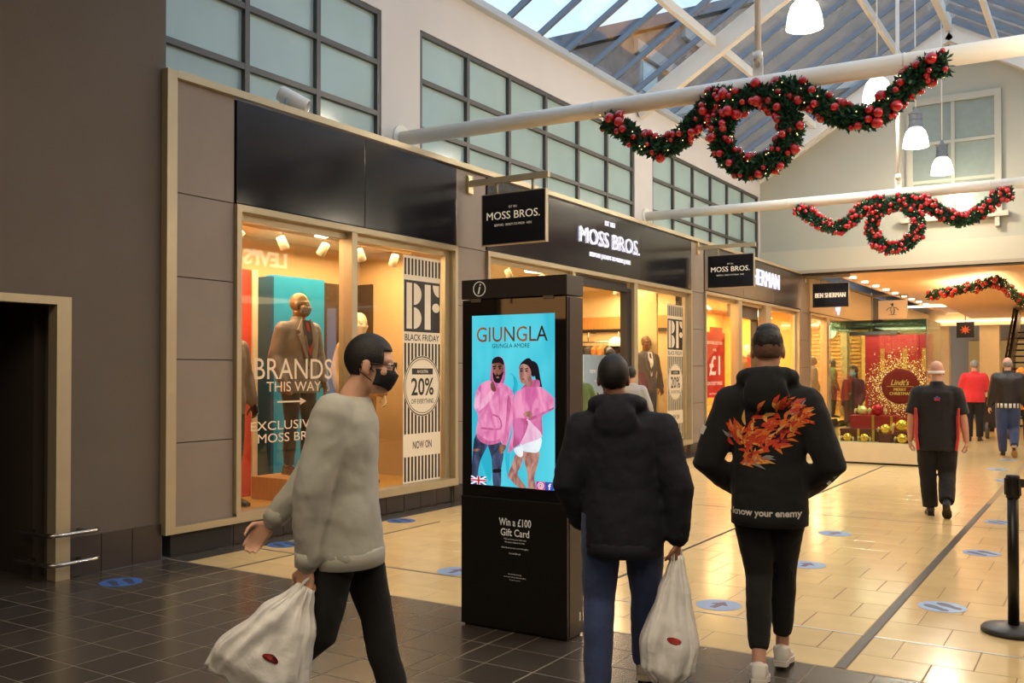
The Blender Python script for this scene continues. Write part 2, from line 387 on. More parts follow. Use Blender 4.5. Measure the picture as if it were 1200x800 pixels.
clere(5, [3.7, 4.76, 5.82, 6.87, 7.93, 8.99], XC); clere(6, [9.83, 10.93, 12.03, 13.13, 14.23, 15.33, 16.42], XC); clere(7, [17.31, 18.41, 19.51, 20.61, 21.71, 22.83, 23.95], XC)

# ---- gable wall and low bulkhead
YG = 24.07; RX = -3.05; SL = .60; gz = lambda x: 9.42-abs(x-RX)*.625
g = ST('wall_gable', (RX, YG, 4.1))
B().prism([(-7.65, 4.1), (1.6, 4.1), (1.6, gz(1.6)), (RX, gz(RX)), (-7.65, gz(-7.65))], lambda u, v: (u, YG+.06, v), (0, .2, 0)).build('gable', gablem, g)
BX(-7.65, 1.6, YG-.03, YG+.06, 4.1, 4.62).build('bulkhead_band', M('bandm', '#c3bca6', .7), g); BX(-7.65, 1.6, YG-.06, YG+.3, 4.02, 4.10).build('bulkhead_edge', M('edgem', '#a89a84', .6), g)
BX(-6.7, 1.6, YG+.0, YG+.3, 3.985, 4.02).build('shadow_gap', blackm, g)
for sx in (-1, 1):
    xe = RX+sx*4.6
    B().prism([(RX, gz(RX)+.14), (xe, gz(xe)+.14), (xe, gz(xe)-.14), (RX, gz(RX)-.14)], lambda u, v: (u, YG-.06, v), (0, .12, 0)).build('bargeboard', whitepaint, g)
    B().prism([(RX, gz(RX)+.2), (xe, gz(xe)+.2), (xe, gz(xe)+.12), (RX, gz(RX)+.12)], lambda u, v: (u, YG-.16, v), (0, .24, 0)).build('bargeboard_cap', whitepaint, g)
BX(RX-.06, RX+.06, YG-.1, YG-.06, 8.95, 9.5).build('finial_board', whitepaint, g)
gw = ST('window_8', (RX, YG, 5.2))
b = B(); b.box(-4.06, -3.92, YG-.05, YG+.05, 5.2, 8.02); b.box(-2.18, -2.04, YG-.05, YG+.05, 5.2, 8.02); b.box(-3.92, -2.18, YG-.05, YG+.05, 7.86, 8.02); b.build('frame', gablem, gw)
BX(-4.2, -1.9, YG-.16, YG+.05, 5.08, 5.2).build('sill', gablem, gw); 
for x in (-4.02, -2.18): BX(x, x+.1, YG-.12, YG+.05, 4.86, 5.08).build('bracket', gablem, gw)
BX(-3.09, -3.01, YG-.03, YG+.05, 5.2, 7.86).build('mullion', gablem, gw)
for z in (6.03, 6.93): BX(-3.92, -2.18, YG-.025, YG+.05, z-.035, z+.035).build('transom', gablem, gw)
for a, b_ in ((-3.92, -3.09), (-3.01, -2.18)):
    for c, e in ((5.2, 5.995), (6.065, 6.895), (6.965, 7.86)): BX(a, b_, YG+.02, YG+.03, c, e).build('pane', M('gablepane', '#8b958c', .2, spec=.6, var=.05), gw)

# ---- glazed roof: bars, panes, rafters, purlins, ridge
rf = ST('ceiling', (RX, 14, 6.83)); RZ = 6.83+SL*(RX-XC); XR = 2*RX-XC
def rp(x, y, lift=0): return V((x, y, RZ-abs(x-RX)*SL+lift))
ys = [4.75+.89*i for i in range(23)]
barm = M('barm', '#767d84', .4, metal=.4)
for sx in (-1, 1):
    xe = XC if sx < 0 else XR; nrm = V((sx*SL, 0, 1)).normalized()
    for y in ys: B().bar(rp(xe, y), rp(RX, y), .048, .1, nrm).build('glazing_bar', barm, rf)
    for a, b_ in zip(ys, ys[1:]):
        xm = (xe+RX)/2
        for p, q in ((xe, xm), (xm, RX)):
            o = nrm*.03
            B().loft([[rp(p, a+.02)+o, rp(p, b_-.02)+o, rp(q, b_-.02)+o, rp(q, a+.02)+o], [rp(p, a+.02)+o*1.3, rp(p, b_-.02)+o*1.3, rp(q, b_-.02)+o*1.3, rp(q, a+.02)+o*1.3]]).build('pane', roofglass, rf)
    for x in (RX+sx*3.05, RX+sx*1.0): B().bar(rp(x, 4.75, -.16), rp(x, 24.1, -.16), .09, .16).build('purlin', whitepaint, rf)
    for y in (5.2, 16.62, 23.6): B().bar(rp(xe, y, -.26), rp(RX, y, -.26), .16, .34, nrm).build('rafter', whitepaint, rf)
    B().bar(rp(xe, 4.75, -.02)+V((-sx*.05, 0, 0)), rp(xe, 24.1, -.02)+V((-sx*.05, 0, 0)), .14, .1).build('eaves_flashing', M('flash', '#c9ced0', .4, metal=.4), rf)
B().bar((RX, 4.75, RZ-.12), (RX, 24.1, RZ-.12), .14, .24).build('ridge_beam', whitepaint, rf)
# bulkhead that closes the roof above the entrance and above the gable
B().prism([(XC-.2, 5.6), (XR+.2, 5.6), (XR, ZT), (RX, RZ+.05), (XC, ZT)], lambda u, v: (u, 4.55, v), (0, .2, 0)).build('wall_entrance', whitewall, kind='structure')
# ---- entrance hall around the camera, opposite side of the mall
BX(-7.8, 7.0, -6.2, 4.75, 5.6, 5.8).build('ceiling.001', M('hallceil', '#8f8578', .8), kind='structure')
BX(-7.8, 7.0, -6.2, -6.0, 0, 5.7).build('wall_back', M('hallback', '#5d5248', .8), kind='structure'); BX(6.8, 7.0, -6.2, 4.9, 0, 5.7).build('wall_right', M('hallback', '#5d5248', .8), kind='structure')
BX(.4, 7.0, 4.9, 5.1, 0, 5.7).build('wall_corner', M('hallback', '#5d5248', .8), kind='structure')
op = ST('wall_opposite', (.45, 14, 0))
for a, b_ in ((5.1, 5.7), (9.2, 9.9), (16.6, 17.3), (24.0, 24.8)): BX(.4, .8, a, b_, 0, 4.0).build('pier', panelm, op)
BX(.42, .8, 5.7, 24.0, 3.05, 4.0).build('fascia', M('oppfascia', '#2a2422', .4), op); BX(.36, 1.45, 5.1, 24.07, 4.0, 4.06).build('ledge', gold, op)
for a, b_ in ((5.7, 9.2), (9.9, 16.6), (17.3, 24.0)): BX(2.4, 2.5, a, b_, 0, 3.1).build('shop_back', tanwall, op); BX(.5, 2.4, a, b_, 3.05, 3.1).build('shop_ceiling', creamm, op); BX(.4, 2.4, a, b_, -.1, .003).build('shop_floor', woodfl, op)
BX(1.45, 1.7, 4.9, 24.3, 6.06, ZT).build('spandrel_wall', whitewall, op)
for a, b_ in ((4.9, 5.6), (9.02, 9.80), (16.45, 17.28), (23.98, 24.3)): BX(1.45, 1.7, a, b_, 4.03, 6.06).build('pier', whitewall, op)
clere(9, [5.6, 6.74, 7.88, 9.02], 1.45, -1); clere(10, [9.83, 11.48, 13.13, 14.78, 16.42], 1.45, -1); clere(11, [17.31, 18.97, 20.63, 22.29, 23.95], 1.45, -1)

# ---- shop interiors
def shell(y0, y1, depth, zc, wallm, floorm, zf=.26, sidem=None):
    r = ST('shop_interior', (-6.75, (y0+y1)/2, 0)); xb = -6.7-depth
    BX(xb-.1, xb, y0, y1, 0, zc).build('back_wall', wallm, r); BX(xb, -6.72, y0-.08, y0-.005, 0, zc).build('side_wall', sidem or wallm, r); BX(xb, -6.72, y1+.005, y1+.08, 0, zc).build('side_wall', sidem or wallm, r)
    BX(xb, -6.7, y0, y1, zc, zc+.08).build('shop_ceiling', creamm, r); BX(xb, -6.73, y0, y1, -.05, zf).build('shop_floor', floorm, r)
    return r
r1 = shell(5.8, 9.12, 1.4, 3.05, tanwall, woodfl)
r2 = shell(9.82, 16.7, 3.2, 3.15, M('cream2', '#e0c894', .7, var=.03), M('shopfl', '#8a7350', .4), .004)
BX(-9.9, -6.8, 16.66, 16.7, 2.38, 2.62).build('wood_band', orangewood, r2); BX(-9.9, -6.8, 16.64, 16.7, 2.32, 2.38).build('dark_rail', darkm, r2)
BX(-7.25, -6.74, 14.25, 16.62, 0, .27).build('window_plinth', woodfl, r2); BX(-7.25, -6.74, 9.85, 12.0, 0, .27).build('window_plinth', woodfl, r2)
BX(-7.3, -6.9, 15.75, 15.83, .27, 3.1).build('lit_fin', M('fin', '#e6c78a', .6), r2)
r3 = shell(17.33, 23.95, 1.9, 3.12, M('yellow3', '#e2b35c', .6, var=.05), woodfl, .2)
r4 = shell(24.9, 32.3, 2.4, 3.12, M('yellow4', '#d9ac62', .6, var=.05), woodfl, .1)
sl0 = None
for i in range(22):
    z = .35+i*.125
    if sl0 is None: sl0 = BX(-9.08, -9.03, 25.0, 32.2, z, z+.07).build('slat', orangewood, r4)
    else: inst(sl0, r4, (0, 0, i*.125))
sl1 = None
for i in range(22):
    if sl1 is None: sl1 = BX(-9.0, -6.9, 32.22, 32.27, .35, .42).build('slat', orangewood, r4)
    else: inst(sl1, r4, (0, 0, i*.125))

# ---- low mall beyond the gable
fc = ST('ceiling.002', (-3, 30, 4.1))
BX(-5.85, 1.0, YG+.3, 62, 4.03, 4.15).build('ceiling_panel', ceilm, fc); BX(-7.6, -5.85, YG+.3, 62, 4.35, 4.45).build('dark_slot', darkm, fc); BX(-5.87, -5.82, YG+.3, 62, 3.98, 4.36).build('slot_edge', ceilm, fc)
B().prism([(-4.2, 27.9), (-2.25, 25.6), (-2.1, 40), (-4.5, 40)], lambda u, v: (u, v, 3.58), (0, 0, .14)).build('raft', ceilm, fc, bevel=.04)
B().prism([(-4.0, 28.15), (-2.4, 26.2), (-2.3, 39.8), (-4.3, 39.8)], lambda u, v: (u, v, 3.74), (0, 0, .03)).build('cove_light', cove_em, fc)
BX(-6.3, 1.0, 44, 44.15, 3.66, 3.72).build('cove_light', cove_em, fc); BX(-6.4, 1.0, 37.8, 37.95, 3.94, 4.0).build('cove_light', cove_em, fc)
BX(-7.6, 1.6, 44.2, 44.4, 3.5, 4.3).build('bulkhead', ceilm, fc)
bw = ST('wall_far', (-3, 50, 0)); BX(-9, 3, 50, 50.3, 0, 4.3).build('wall', M('farwall', '#8f7f66', .7), bw)
for x in (-6.6, -4.65, -2.0): BX(x, x+.75, 44.4, 45.1, 0, 4.0).build('column', creamm, bw)
BX(-5.7, -2.1, 49.9, 49.97, .1, 3.0).build('shop_glow', E('glow', '#c79a5c', .55), bw); BX(-3.9, -3.7, 49.8, 49.9, 0, 3.2).build('column', M('brn', '#6b4a30', .6), bw); BX(-2.9, -2.2, 49.7, 49.9, 0, 3.2).build('column', M('brn', '#6b4a30', .6), bw)
lw_ = ST('wall_left_far', (-6.6, 40, 0))
BX(-7.0, -6.6, 32.75, 34.2, 0, 4.0).build('wall', darkm, lw_); BX(-7.6, -6.6, 34.2, 44.4, 3.0, 4.0).build('fascia', creamm, lw_); BX(-7.6, -7.4, 34.2, 44.4, 0, 3.0).build('shop_glow', E('glow', '#c79a5c', .55), lw_)
for y in (34.2, 37.5, 41.0): BX(-6.9, -6.6, y, y+.4, 0, 3.0).build('pier', panelm, lw_)
BX(.4, .7, 24.8, 50, 0, 4.1).build('wall_right_far', creamm, kind='structure')

# ---- buildings outside, seen through the roof glass
brick = M('brick', '#98806f', .85, var=.2, vscale=3); slate = M('slate', '#62656c', .7, var=.2, vscale=2); stone = M('stone', '#b7b0a6', .8, var=.06)
bd = T('brick_building', 'brown brick building with sloping slate roof and pale bands seen through roof glass', 'building', (-16, 30, 0))
B().prism([(21.5, 4), (21.5, 9.9), (37, 16.2), (52, 9.9), (52, 4)], lambda u, v: (-12.2, u, v), (-12, 0, 0)).build('wall', brick, bd)
B().prism([(20.9, 9.75), (37, 16.4), (37, 16.75), (20.7, 10.05)], lambda u, v: (-11.9, u, v), (-12.6, 0, 0)).build('roof_slope', slate, bd); B().prism([(53, 9.75), (37, 16.4), (37, 16.75), (53.2, 10.05)], lambda u, v: (-11.9, u, v), (-12.6, 0, 0)).build('roof_slope', slate, bd)
for z, y0 in ((6.6, 21.4), (8.2, 21.4), (9.6, 21.4), (11.3, 26.2), (12.9, 30)): BX(-12.3, -12.05, y0, 45, z, z+.4).build('stone_band', stone, bd)
for y in (23, 26.5, 30, 33.5, 37):
    for z in (7.05, 10.1):
        if z > 9 and y < 26: continue
        f = BX(-12.25, -12.12, y, y+1.3, z, z+1.1).build('window', stone, bd); BX(-12.12, -12.08, y+.12, y+1.18, z+.12, z+1.0).build('pane', spandrel, f)
b2 = T('slate_roofed_hall', 'dark slate roofed hall with brick end wall rising behind the gable', 'building', (-3, 32, 4.5))
BX(-11.5, 4.5, 25.5, 60, 4.6, 9.0).build('wall', brick, b2); B().prism([(-11.8, 9.0), (4.8, 9.0), (-3, 14.2)], lambda u, v: (u, 25.3, v), (0, 34, 0)).build('roof', brick, b2); BX(-11.9, 4.9, 25.2, 25.5, 8.9, 9.2).build('eaves_band', stone, b2)

# ================================================================ OBJECTS
# ---- information totem
ky = 4.74
k = T('information_totem', 'tall black freestanding advertising totem with lit turquoise fashion screen', 'totem', (-3.0, 4.84, 0))
kb = M('kioskblack', '#17140f', .33, spec=.5); kg = M('kiosktop', '#2b2622', .42)
BX(-3.372, -2.634, ky+.006, ky+.2, .012, 1.985).build('body', kb, k, bevel=.006); BX(-3.36, -2.65, ky+.02, ky+.19, 0, .012).build('foot', blackm, k)
BX(-3.374, -2.632, ky, ky+.2, 1.992, 2.11).build('top_cap', kg, k, bevel=.004)
BX(-3.374, -2.632, ky, ky+.02, .012, .785).build('lower_panel', kb, k, bevel=.003)
BX(-2.639, -2.630, ky+.03, ky+.19, .02, 1.98).build('side_panel', M('kioskside', '#4a4038', .35, metal=.4), k)
gp = BX(-3.366, -2.64, ky+.002, ky+.012, .792, 1.985).build('screen_glass', M('scrglass', '#0a0909', .03, spec=.9), k, bevel=.002)
for x in (-3.30, -2.79): BX(x, x+.07, ky-.004, ky+.003, 1.972, 1.992).build('clip', M('clipm', '#6a5a4b', .4), k)
BX(-3.374, -2.64, ky-.003, ky+.003, .782, .79).build('seam', M('seamm', '#2d2a28', .3), k)
BX(-2.633, -2.627, ky+.14, ky+.155, .09, .14).build('lock', M('lockm', '#cfc7b8', .4), k)
lab = M('labelwhite', '#e8e4da', .5, em='#e8e4da', es=.12)
b = B(); n = 32
b.loft([[(-3.24+cos(2*pi*i/n)*r, ky-d, 2.052+sin(2*pi*i/n)*r) for i in range(n)] for r, d in ((.046, .001), (.046, .003), (.0405, .003), (.0405, .001))], cap=False); b.build('symbol_ring', lab, k)
TXT('i', lab, k, (-3.24, ky, 2.052), (1, 0, 0), h=.062, depth=.002, bold=.012, shear=.25)
for s_, zc, h, w in (('Win a £100', .653, .046, .225), ('Gift Card', .592, .044, .2), ('Tell us how your visit was', .551, .012, .155), ('for your chance to win.', .533, .012, .14), ("We'd love to hear your thoughts.", .5, .012, .19), ('Scan the QR code', .468, .011, .08), ('By code by entering', .345, .009, .09), ('terms and conditions apply. See website.', .328, .008, .155), ('The promoter is the centre', .311, .006, .08)):
    TXT(s_, lab, k, (-2.985, ky, zc), (1, 0, 0), h=h, w=w, depth=.0015, bold=.014 if h > .03 else .004)
# the picture on the screen: shapes that shine, laid on the glass in screen units 0..100
SX0, SX1, SZ0, SZ1 = -3.296, -2.712, .862, 1.889
def EN(name, a, c, scale=9, s=1.0):
    if name in MC: return MC[name]
    m = E(name, a, s); nt = m.node_tree; e = [q for q in nt.nodes if q.type == 'EMISSION'][0]
    t_ = nt.nodes.new('ShaderNodeTexCoord'); mp = nt.nodes.new('ShaderNodeMapping'); mp.inputs['Scale'].default_value = (scale*1.6, scale, scale*.6); mp.inputs['Rotation'].default_value = (0, .5, 0); z = nt.nodes.new('ShaderNodeTexNoise'); z.inputs['Scale'].default_value = 1; z.inputs['Detail'].default_value = 3; z.inputs['Distortion'].default_value = .6
    r = nt.nodes.new('ShaderNodeValToRGB'); r.color_ramp.elements[0].position = .36; r.color_ramp.elements[1].position = .62; r.color_ramp.elements[0].color = C(c); r.color_ramp.elements[1].color = C(a)
    nt.links.new(t_.outputs['Object'], mp.inputs[0]); nt.links.new(mp.outputs[0], z.inputs['Vector']); nt.links.new(z.outputs['Fac'], r.inputs['Fac']); nt.links.new(r.outputs['Color'], e.inputs[0]); return m
lay = [0]
def art(name, mat, pts, parent=None):
    lay[0] += 1; d = ky+.0015-.0003*lay[0]
    # a closed Catmull-Rom curve through the points keeps the figures soft
    n = len(pts); q = []
    for i in range(n):
        p0, p1, p2, p3 = [pts[(i+j-1) % n] for j in range(4)]
        for t_ in ((0, .34, .67) if name not in ('flag', 'icon', 'stripe', 'backdrop') else (0,)):
            q.append(tuple(.5*((2*p1[c])+(-p0[c]+p2[c])*t_+(2*p0[c]-5*p1[c]+4*p2[c]-p3[c])*t_*t_+(-p0[c]+3*p1[c]-3*p2[c]+p3[c])*t_**3) for c in (0, 1)))
    f = lambda p: (SX0+(SX1-SX0)*min(100, max(0, p[0]))/100, d, SZ0+(SZ1-SZ0)*min(100, max(0, p[1]))/100)
    return B().add([f(p) for p in q], [tuple(range(len(q)))]).build(name, mat, parent or k)
R4 = lambda a, b_, c, d: [(a, c), (b_, c), (b_, d), (a, d)]
scr = art('backdrop', EN('scr_blue', '#63e2f2', '#3cc3dc', 1.6, .92), R4(0, 100, 0, 100))
art('backdrop_shade', EN('scr_blue2', '#35bcd6', '#2aa7c4', 4), [(45, 4), (40, 30), (52, 60), (47, 66), (57, 60), (50, 40), (47, 20)]); art('backdrop_shade', E('scr_blue3', '#2eb2cc'), [(22, 2), (10, 18), (20, 25), (26, 14)])
skinA = EN('scr_skinA', '#a9705a', '#6d4538', 22); skinB = EN('scr_skinB', '#c99583', '#94615a', 20); pink = EN('scr_pink', '#f39cc4', '#d0649c', 11); pink2 = EN('scr_pink2', '#d874a8', '#b5507f', 12); den = EN('scr_denim', '#4f5878', '#2d3146', 16); hairc = E('scr_hair', '#221a20'); shw = EN('scr_short', '#f2f6fb', '#c4d3e2', 7)
art('hair', hairc, [(73, 73), (80, 71), (83, 64), (85.5, 57), (81, 58), (77, 64), (72, 69)])
art('jeans', den, [(5.3, 30), (20.6, 26), (11.6, 15.3), (8, 8.2), (7.5, 0), (.5, 0), (.4, 15)]); art('jeans', den, [(19.6, 26), (36, 26), (39.5, 18.5), (36.8, 10.6), (35.9, 0), (26.9, 0), (25.1, 15.6)]); art('rip', skinA, [(1, 20.5), (8, 21.2), (10.5, 20.2), (4, 19.4)]); art('rip', hairc, [(27, 9.6), (36, 10), (36, 8.2), (27, 7.6)])
art('leg', skinB, [(62.9, 22), (81.8, 22), (80, 13.3), (76.4, 6.4), (78.2, 0), (69.2, 0), (68.3, 8.8), (63.8, 16.4)]); art('leg', skinB, [(53.9, 19), (62.9, 20.5), (61.1, 12.9), (56.6, 7.6), (67.4, 0), (58.4, 0), (45.8, 5.6), (45.8, 8.2), (50.3, 13.5)])
art('shorts', shw, [(52.1, 22), (62, 24), (62.9, 18.5), (57.5, 18)]); art('shorts', shw, [(61, 26), (84, 30), (81.8, 21.5), (71, 20.7), (62.9, 21.6)])
art('hood', pink2, [(25, 70), (26.7, 73.1), (33.1, 75.9), (39.5, 73.8), (41.9, 68.3), (41.1, 62.1), (36.3, 57.3), (28.3, 58), (23.4, 62.2)])
art('hoodie', pink, [(12.5, 59.8), (23.3, 61.6), (30, 58), (36.8, 60.3), (45.8, 58.1), (52.1, 53.4), (51.2, 42.1), (47.6, 29.9), (43.1, 23.8), (37.7, 25), (35.9, 26.3), (22.4, 24.7), (11.6, 26.8), (5.8, 31.1), (8, 38.2), (7.1, 42.6), (3.5, 46.1), (4.4, 51.4), (8, 56.8)])
art('sleeve_shade', pink2, [(45, 53), (49, 48), (45, 36), (42, 26), (40, 27), (43, 40)]); art('hem', pink2, [(7, 30), (22, 26), (35, 27.5), (35, 25.5), (22, 23.8), (11, 25.6), (6, 29)]); art('pocket', pink2, [(16, 42), (34, 41), (37, 33), (13, 33), (14.5, 34), (35, 34), (33, 40)])
art('arm', EN('scr_pink4', '#f7b3d2', '#dc80b2', 14), [(7.1, 56.3), (4.4, 51.4), (3.5, 46.1), (7.1, 43.1), (13.4, 44.9), (24.2, 50.6), (28.7, 54.6), (26, 56.3), (18.8, 53.3), (13.4, 50.6), (11.6, 54.1)])
art('hand', skinA, [(23.8, 59.4), (26.9, 61), (30, 58.1), (30.5, 55.9), (27.8, 55), (25.1, 56.3)]); art('hand', skinA, [(35.9, 24.1), (43.1, 23.8), (40.4, 20.3), (36.8, 18.9), (34.1, 20.2)])
art('face', skinA, [(26.7, 70), (27.5, 72.3), (33.1, 73.1), (39, 72.2), (40.3, 68.4), (38.4, 64.1), (34.7, 60.6), (29.1, 61), (27, 63.7)]); art('beard', hairc, [(27, 66.5), (30.7, 64.6), (32.5, 65.6), (34.7, 64.8), (39.9, 67), (37.9, 62.9), (34.7, 60.2), (29.1, 60.8), (27.1, 63.3)]); art('lips', skinA, [(30.5, 63.6), (33, 64.1), (35, 63.4), (33, 62.9)]); art('hair', hairc, [(25.8, 71.5), (27.1, 74.3), (33.1, 75.6), (39, 74.2), (40.5, 70.7), (35.5, 72), (29.1, 71.8)])
for u in (29.3, 35.8): art('brow', hairc, [(u-2, 70.0), (u+1.6, 70.3), (u+1.6, 69.6), (u-2, 69.3)]); art('eye', hairc, [(u-1.3, 68.9), (u+1, 69), (u+1, 68.3), (u-1.3, 68.2)])
art('nose', E('scr_nose', '#8a5a48'), [(32.2, 68.5), (33.3, 68.5), (34.2, 66.1), (31.4, 66.0)])
art('hood', pink2, [(61.2, 56.5), (67.6, 60.2), (77.3, 62.4), (83.5, 61.3), (81.5, 56.5), (69.3, 55)])
art('hoodie', pink, [(53.9, 53.4), (61.1, 56.4), (67.4, 58), (81.8, 58.1), (86.4, 57.7), (99.9, 51.8), (99.9, 46.7), (87.2, 42.4), (86.3, 36.4), (84.6, 29.6), (60.2, 25), (52.1, 22.2), (45.8, 19.5), (47.6, 25.6), (51.2, 30.9), (51.2, 38.6)])
art('hoodie_fold', shw if False else EN('scr_pink3', '#f6d3e6', '#e6a9cb', 9), [(68, 39.3), (74.6, 37.2), (86.3, 30.1), (66, 25.6), (62, 25)]); art('hoodie_shade', pink2, [(54, 39), (64, 40), (70, 37), (62, 27), (52, 23), (53, 30)])
art('arm', pink, [(99.9, 52), (99.9, 46.3), (81.8, 41.9), (71, 39.7), (69.2, 42.3), (81.8, 47.5), (92.6, 52.5)]); art('arm_shade', pink2, [(71, 40.5), (82, 42.6), (99.9, 47), (99.9, 45.8), (82, 41), (72, 39)]); art('hand', skinB, [(63.8, 42.2), (71, 44.4), (75, 42.6), (72.8, 39.7), (68.3, 41.4)])
art('neck', skinB, [(66, 63), (73, 65), (75, 60), (69, 58)]); art('hair', hairc, [(59.3, 68.3), (61.2, 71.5), (67.6, 74.2), (72.5, 74.2), (78, 70), (79, 66), (75, 64), (66, 70)]); art('face', skinB, [(59.8, 69.4), (64.4, 71.3), (70.4, 70), (73.4, 67), (73.1, 63.6), (69.3, 60.6), (63.6, 59.8), (60, 62.5)])
for u in (62.2, 68.2): art('brow', hairc, [(u-1.8, 68.6), (u+1.6, 68.9), (u+1.6, 68.4), (u-1.8, 68.0)]); art('eye', hairc, [(u-1.3, 67.5), (u+1.2, 67.6), (u+1.2, 66.9), (u-1.3, 66.8)])
art('lips', E('scr_lip', '#a0504e'), [(62.4, 62.6), (64.6, 63.1), (66.4, 62.5), (64.5, 61.9)]); art('nose', E('scr_nose2', '#a8746a'), [(64, 67), (65, 67), (65.8, 64.6), (63.4, 64.5)])
cop = EN('scr_cop', '#a5602f', '#3a2418', 3)
def scr_text(s_, mat, u, v, h, w, bold): lay[0] += 1; TXT(s_, mat, k, (SX0+(SX1-SX0)*u/100, ky+.0015-.0003*lay[0], SZ0+(SZ1-SZ0)*v/100), (1, 0, 0), h=h, w=w, depth=.0003, bold=bold)
scr_text('GIUNGLA', cop, 50.4, 88.6, .09, .5, .004); scr_text('GIUNGLA AMORE', hairc, 49.5, 81.9, .026, .265, 0)
navy = E('scr_navy', '#1b2c7d'); wht = E('scr_white', '#f4f4fa'); rd = E('scr_red', '#d0202f')
art('flag', navy, R4(.5, 19.7, .3, 5.2))
for q in ([(.5, 5.2), (2.5, 5.2), (19.7, .9), (19.7, .3), (17.7, .3), (.5, 4.6)], [(.5, .3), (2.5, .3), (19.7, 4.6), (19.7, 5.2), (17.7, 5.2), (.5, .9)], R4(8, 12.4, .3, 5.2), R4(.5, 19.7, 2, 3.6)): art('flag', wht, q)
for q in (R4(9, 11.4, .3, 5.2), R4(.5, 19.7, 2.35, 3.2)): art('stripe', rd, q)
art('icon', EN('scr_insta', '#c4359a', '#f08a4a', 10), R4(80, 90.3, 0, 4.6)); art('icon', E('scr_fb', '#3d4fb0'), R4(90.3, 100, 0, 4.6))
for r0, mt in ((3.6, wht), (2.9, EN('scr_insta', '#c4359a', '#f08a4a', 10))): art('icon_ring', mt, [(85.2+cos(a*pi/4)*r0, 2.3+sin(a*pi/4)*r0*.54) for a in range(8)])
for r0, mt in ((1.9, wht), (1.2, EN('scr_insta', '#c4359a', '#f08a4a', 10))): art('icon_ring', mt, [(85.2+cos(a*pi/4)*r0, 2.3+sin(a*pi/4)*r0*.54) for a in range(8)])
scr_text('f', wht, 95.8, 2.1, .036, .021, .02)

# ---- stickers on the floor
stb = M('stickerblue', '#7ea3cf', .35); std = M('stickernavy', '#37415f', .4); ste = M('stickermaroon', '#5b4a6a', .4); st2 = M('stickerdeep', '#3f6fb8', .3)
def sticker(kind, x, y, label, rz=0, mat=stb, r=.15):
    t = T('floor_sticker', label, 'sticker', (x, y, .001), rz, 'blue distancing stickers on the floor')
    b = B(); b.loft([[(cos(2*pi*i/36)*r, sin(2*pi*i/36)*r, z) for i in range(36)] for z in (0, .0012)]); b.build('disc', mat, t, world=False)
    if kind == 'arrow':
        B().prism([(-.022, -.085), (.022, -.085), (.022, .01), (.062, .01), (0, .09), (-.062, .01), (-.022, .01)], lambda u, v: (u, v, .0012), (0, 0, .0008)).build('arrow', ste, t, world=False)
    else:
        for s_ in (-1, 1):
            b = B(); n = 20
            for cy, ry, rx in ((.035, .062, .034), (-.07, .034, .026)):
                b.prism([(s_*.055+cos(2*pi*i/n)*rx, cy+sin(2*pi*i/n)*ry) for i in range(n)], lambda u, v: (u, v, .0012), (0, 0, .0008))
            b.prism([(s_*.055-.02, -.08), (s_*.055+.02, -.08), (s_*.055+.028, .0), (s_*.055-.028, .0)], lambda u, v: (u, v, .0012), (0, 0, .0006)); b.build('footprint', std, t, world=False)
sticker('arrow', -2.2, 6.03, 'round blue arrow sticker between the navy jacket and the black hoodie', -.15)
sticker('arrow', -2.23, 9.28, 'round blue arrow sticker on cream floor beyond the man in black hoodie', -.2)
sticker('arrow', -2.06, 7.66, 'round blue sticker half hidden behind the black hoodie man\'s legs', -.1)
sticker('arrow', -4.29, 5.96, 'round blue sticker on cream tiles tucked against the totem\'s edge', 0)
sticker('foot', -.94, 6.77, 'round blue footprint sticker closest to the queue post', .9)
sticker('foot', -.93, 8.95, 'round blue footprint sticker midway along the black inlay line', .9)
sticker('foot', -.96, 10.87, 'round blue footprint sticker half behind the black queue post', .9)
sticker('foot', -6.15, 4.33, 'round blue footprint sticker on the dark tiles by the doorway', 1.2, st2)
sticker('foot', -6.25, 6.05, 'round blue footprint sticker behind the white carrier bag near shop window', 1.2, st2)
sticker('foot', -6.22, 7.66, 'round blue footprint sticker below the striped black friday banner', 1.2, st2)
sticker('arrow', -1.24, 15.07, 'pale blue sticker on shiny floor right of the black polo man')
sticker('arrow', -1.5, 16.7, 'pale blue sticker on shiny floor, farther of the pair beyond the post')
sticker('arrow', -1.5, 18.6, 'pale blue sticker at the feet of the man in leather jacket')

# ---- queue posts
def post(x, y, label):
    p = T('queue_post', label, 'queue post', (x, y, 0))
    B().lathe([(.178, .004), (.178, .02), (.165, .034), (.06, .046), (.04, .05), (.02, .05)], (0, 0, 0), 40).build('base', M('postbase', '#2b2825', .45), p, True, False)
    B().lathe([(.031, .045), (.031, .83), (.01, .83)], (0, 0, 0), 24).build('pole', M('postpole', '#151312', .35), p, True, False)
    B().lathe([(.02, .8), (.038, .8), (.038, .925), (.034, .935), (.01, .937)], (0, 0, 0), 28).build('belt_head', blackm, p, True, False)
    for a in range(4): B().box(-.012, .012, .033, .046, .815, .915).build('belt_clip', M('clip2', '#23201e', .3), p, False, False).rotation_euler = (0, 0, a*pi/2-.5)
    return p
pp = post(-.49, 6.33, 'black queue barrier post standing on cream tiles beside footprint sticker')
post(-.30, 7.78, 'second black queue barrier post, only its round foot edge showing')
tag(B().bar((-.455, 6.35, .885), (.36, 6.9, .885), .004, .05).build('retractable_belt', M('belt', '#3a3632', .6)), 'dark retractable belt stretched from the queue post', 'barrier belt')

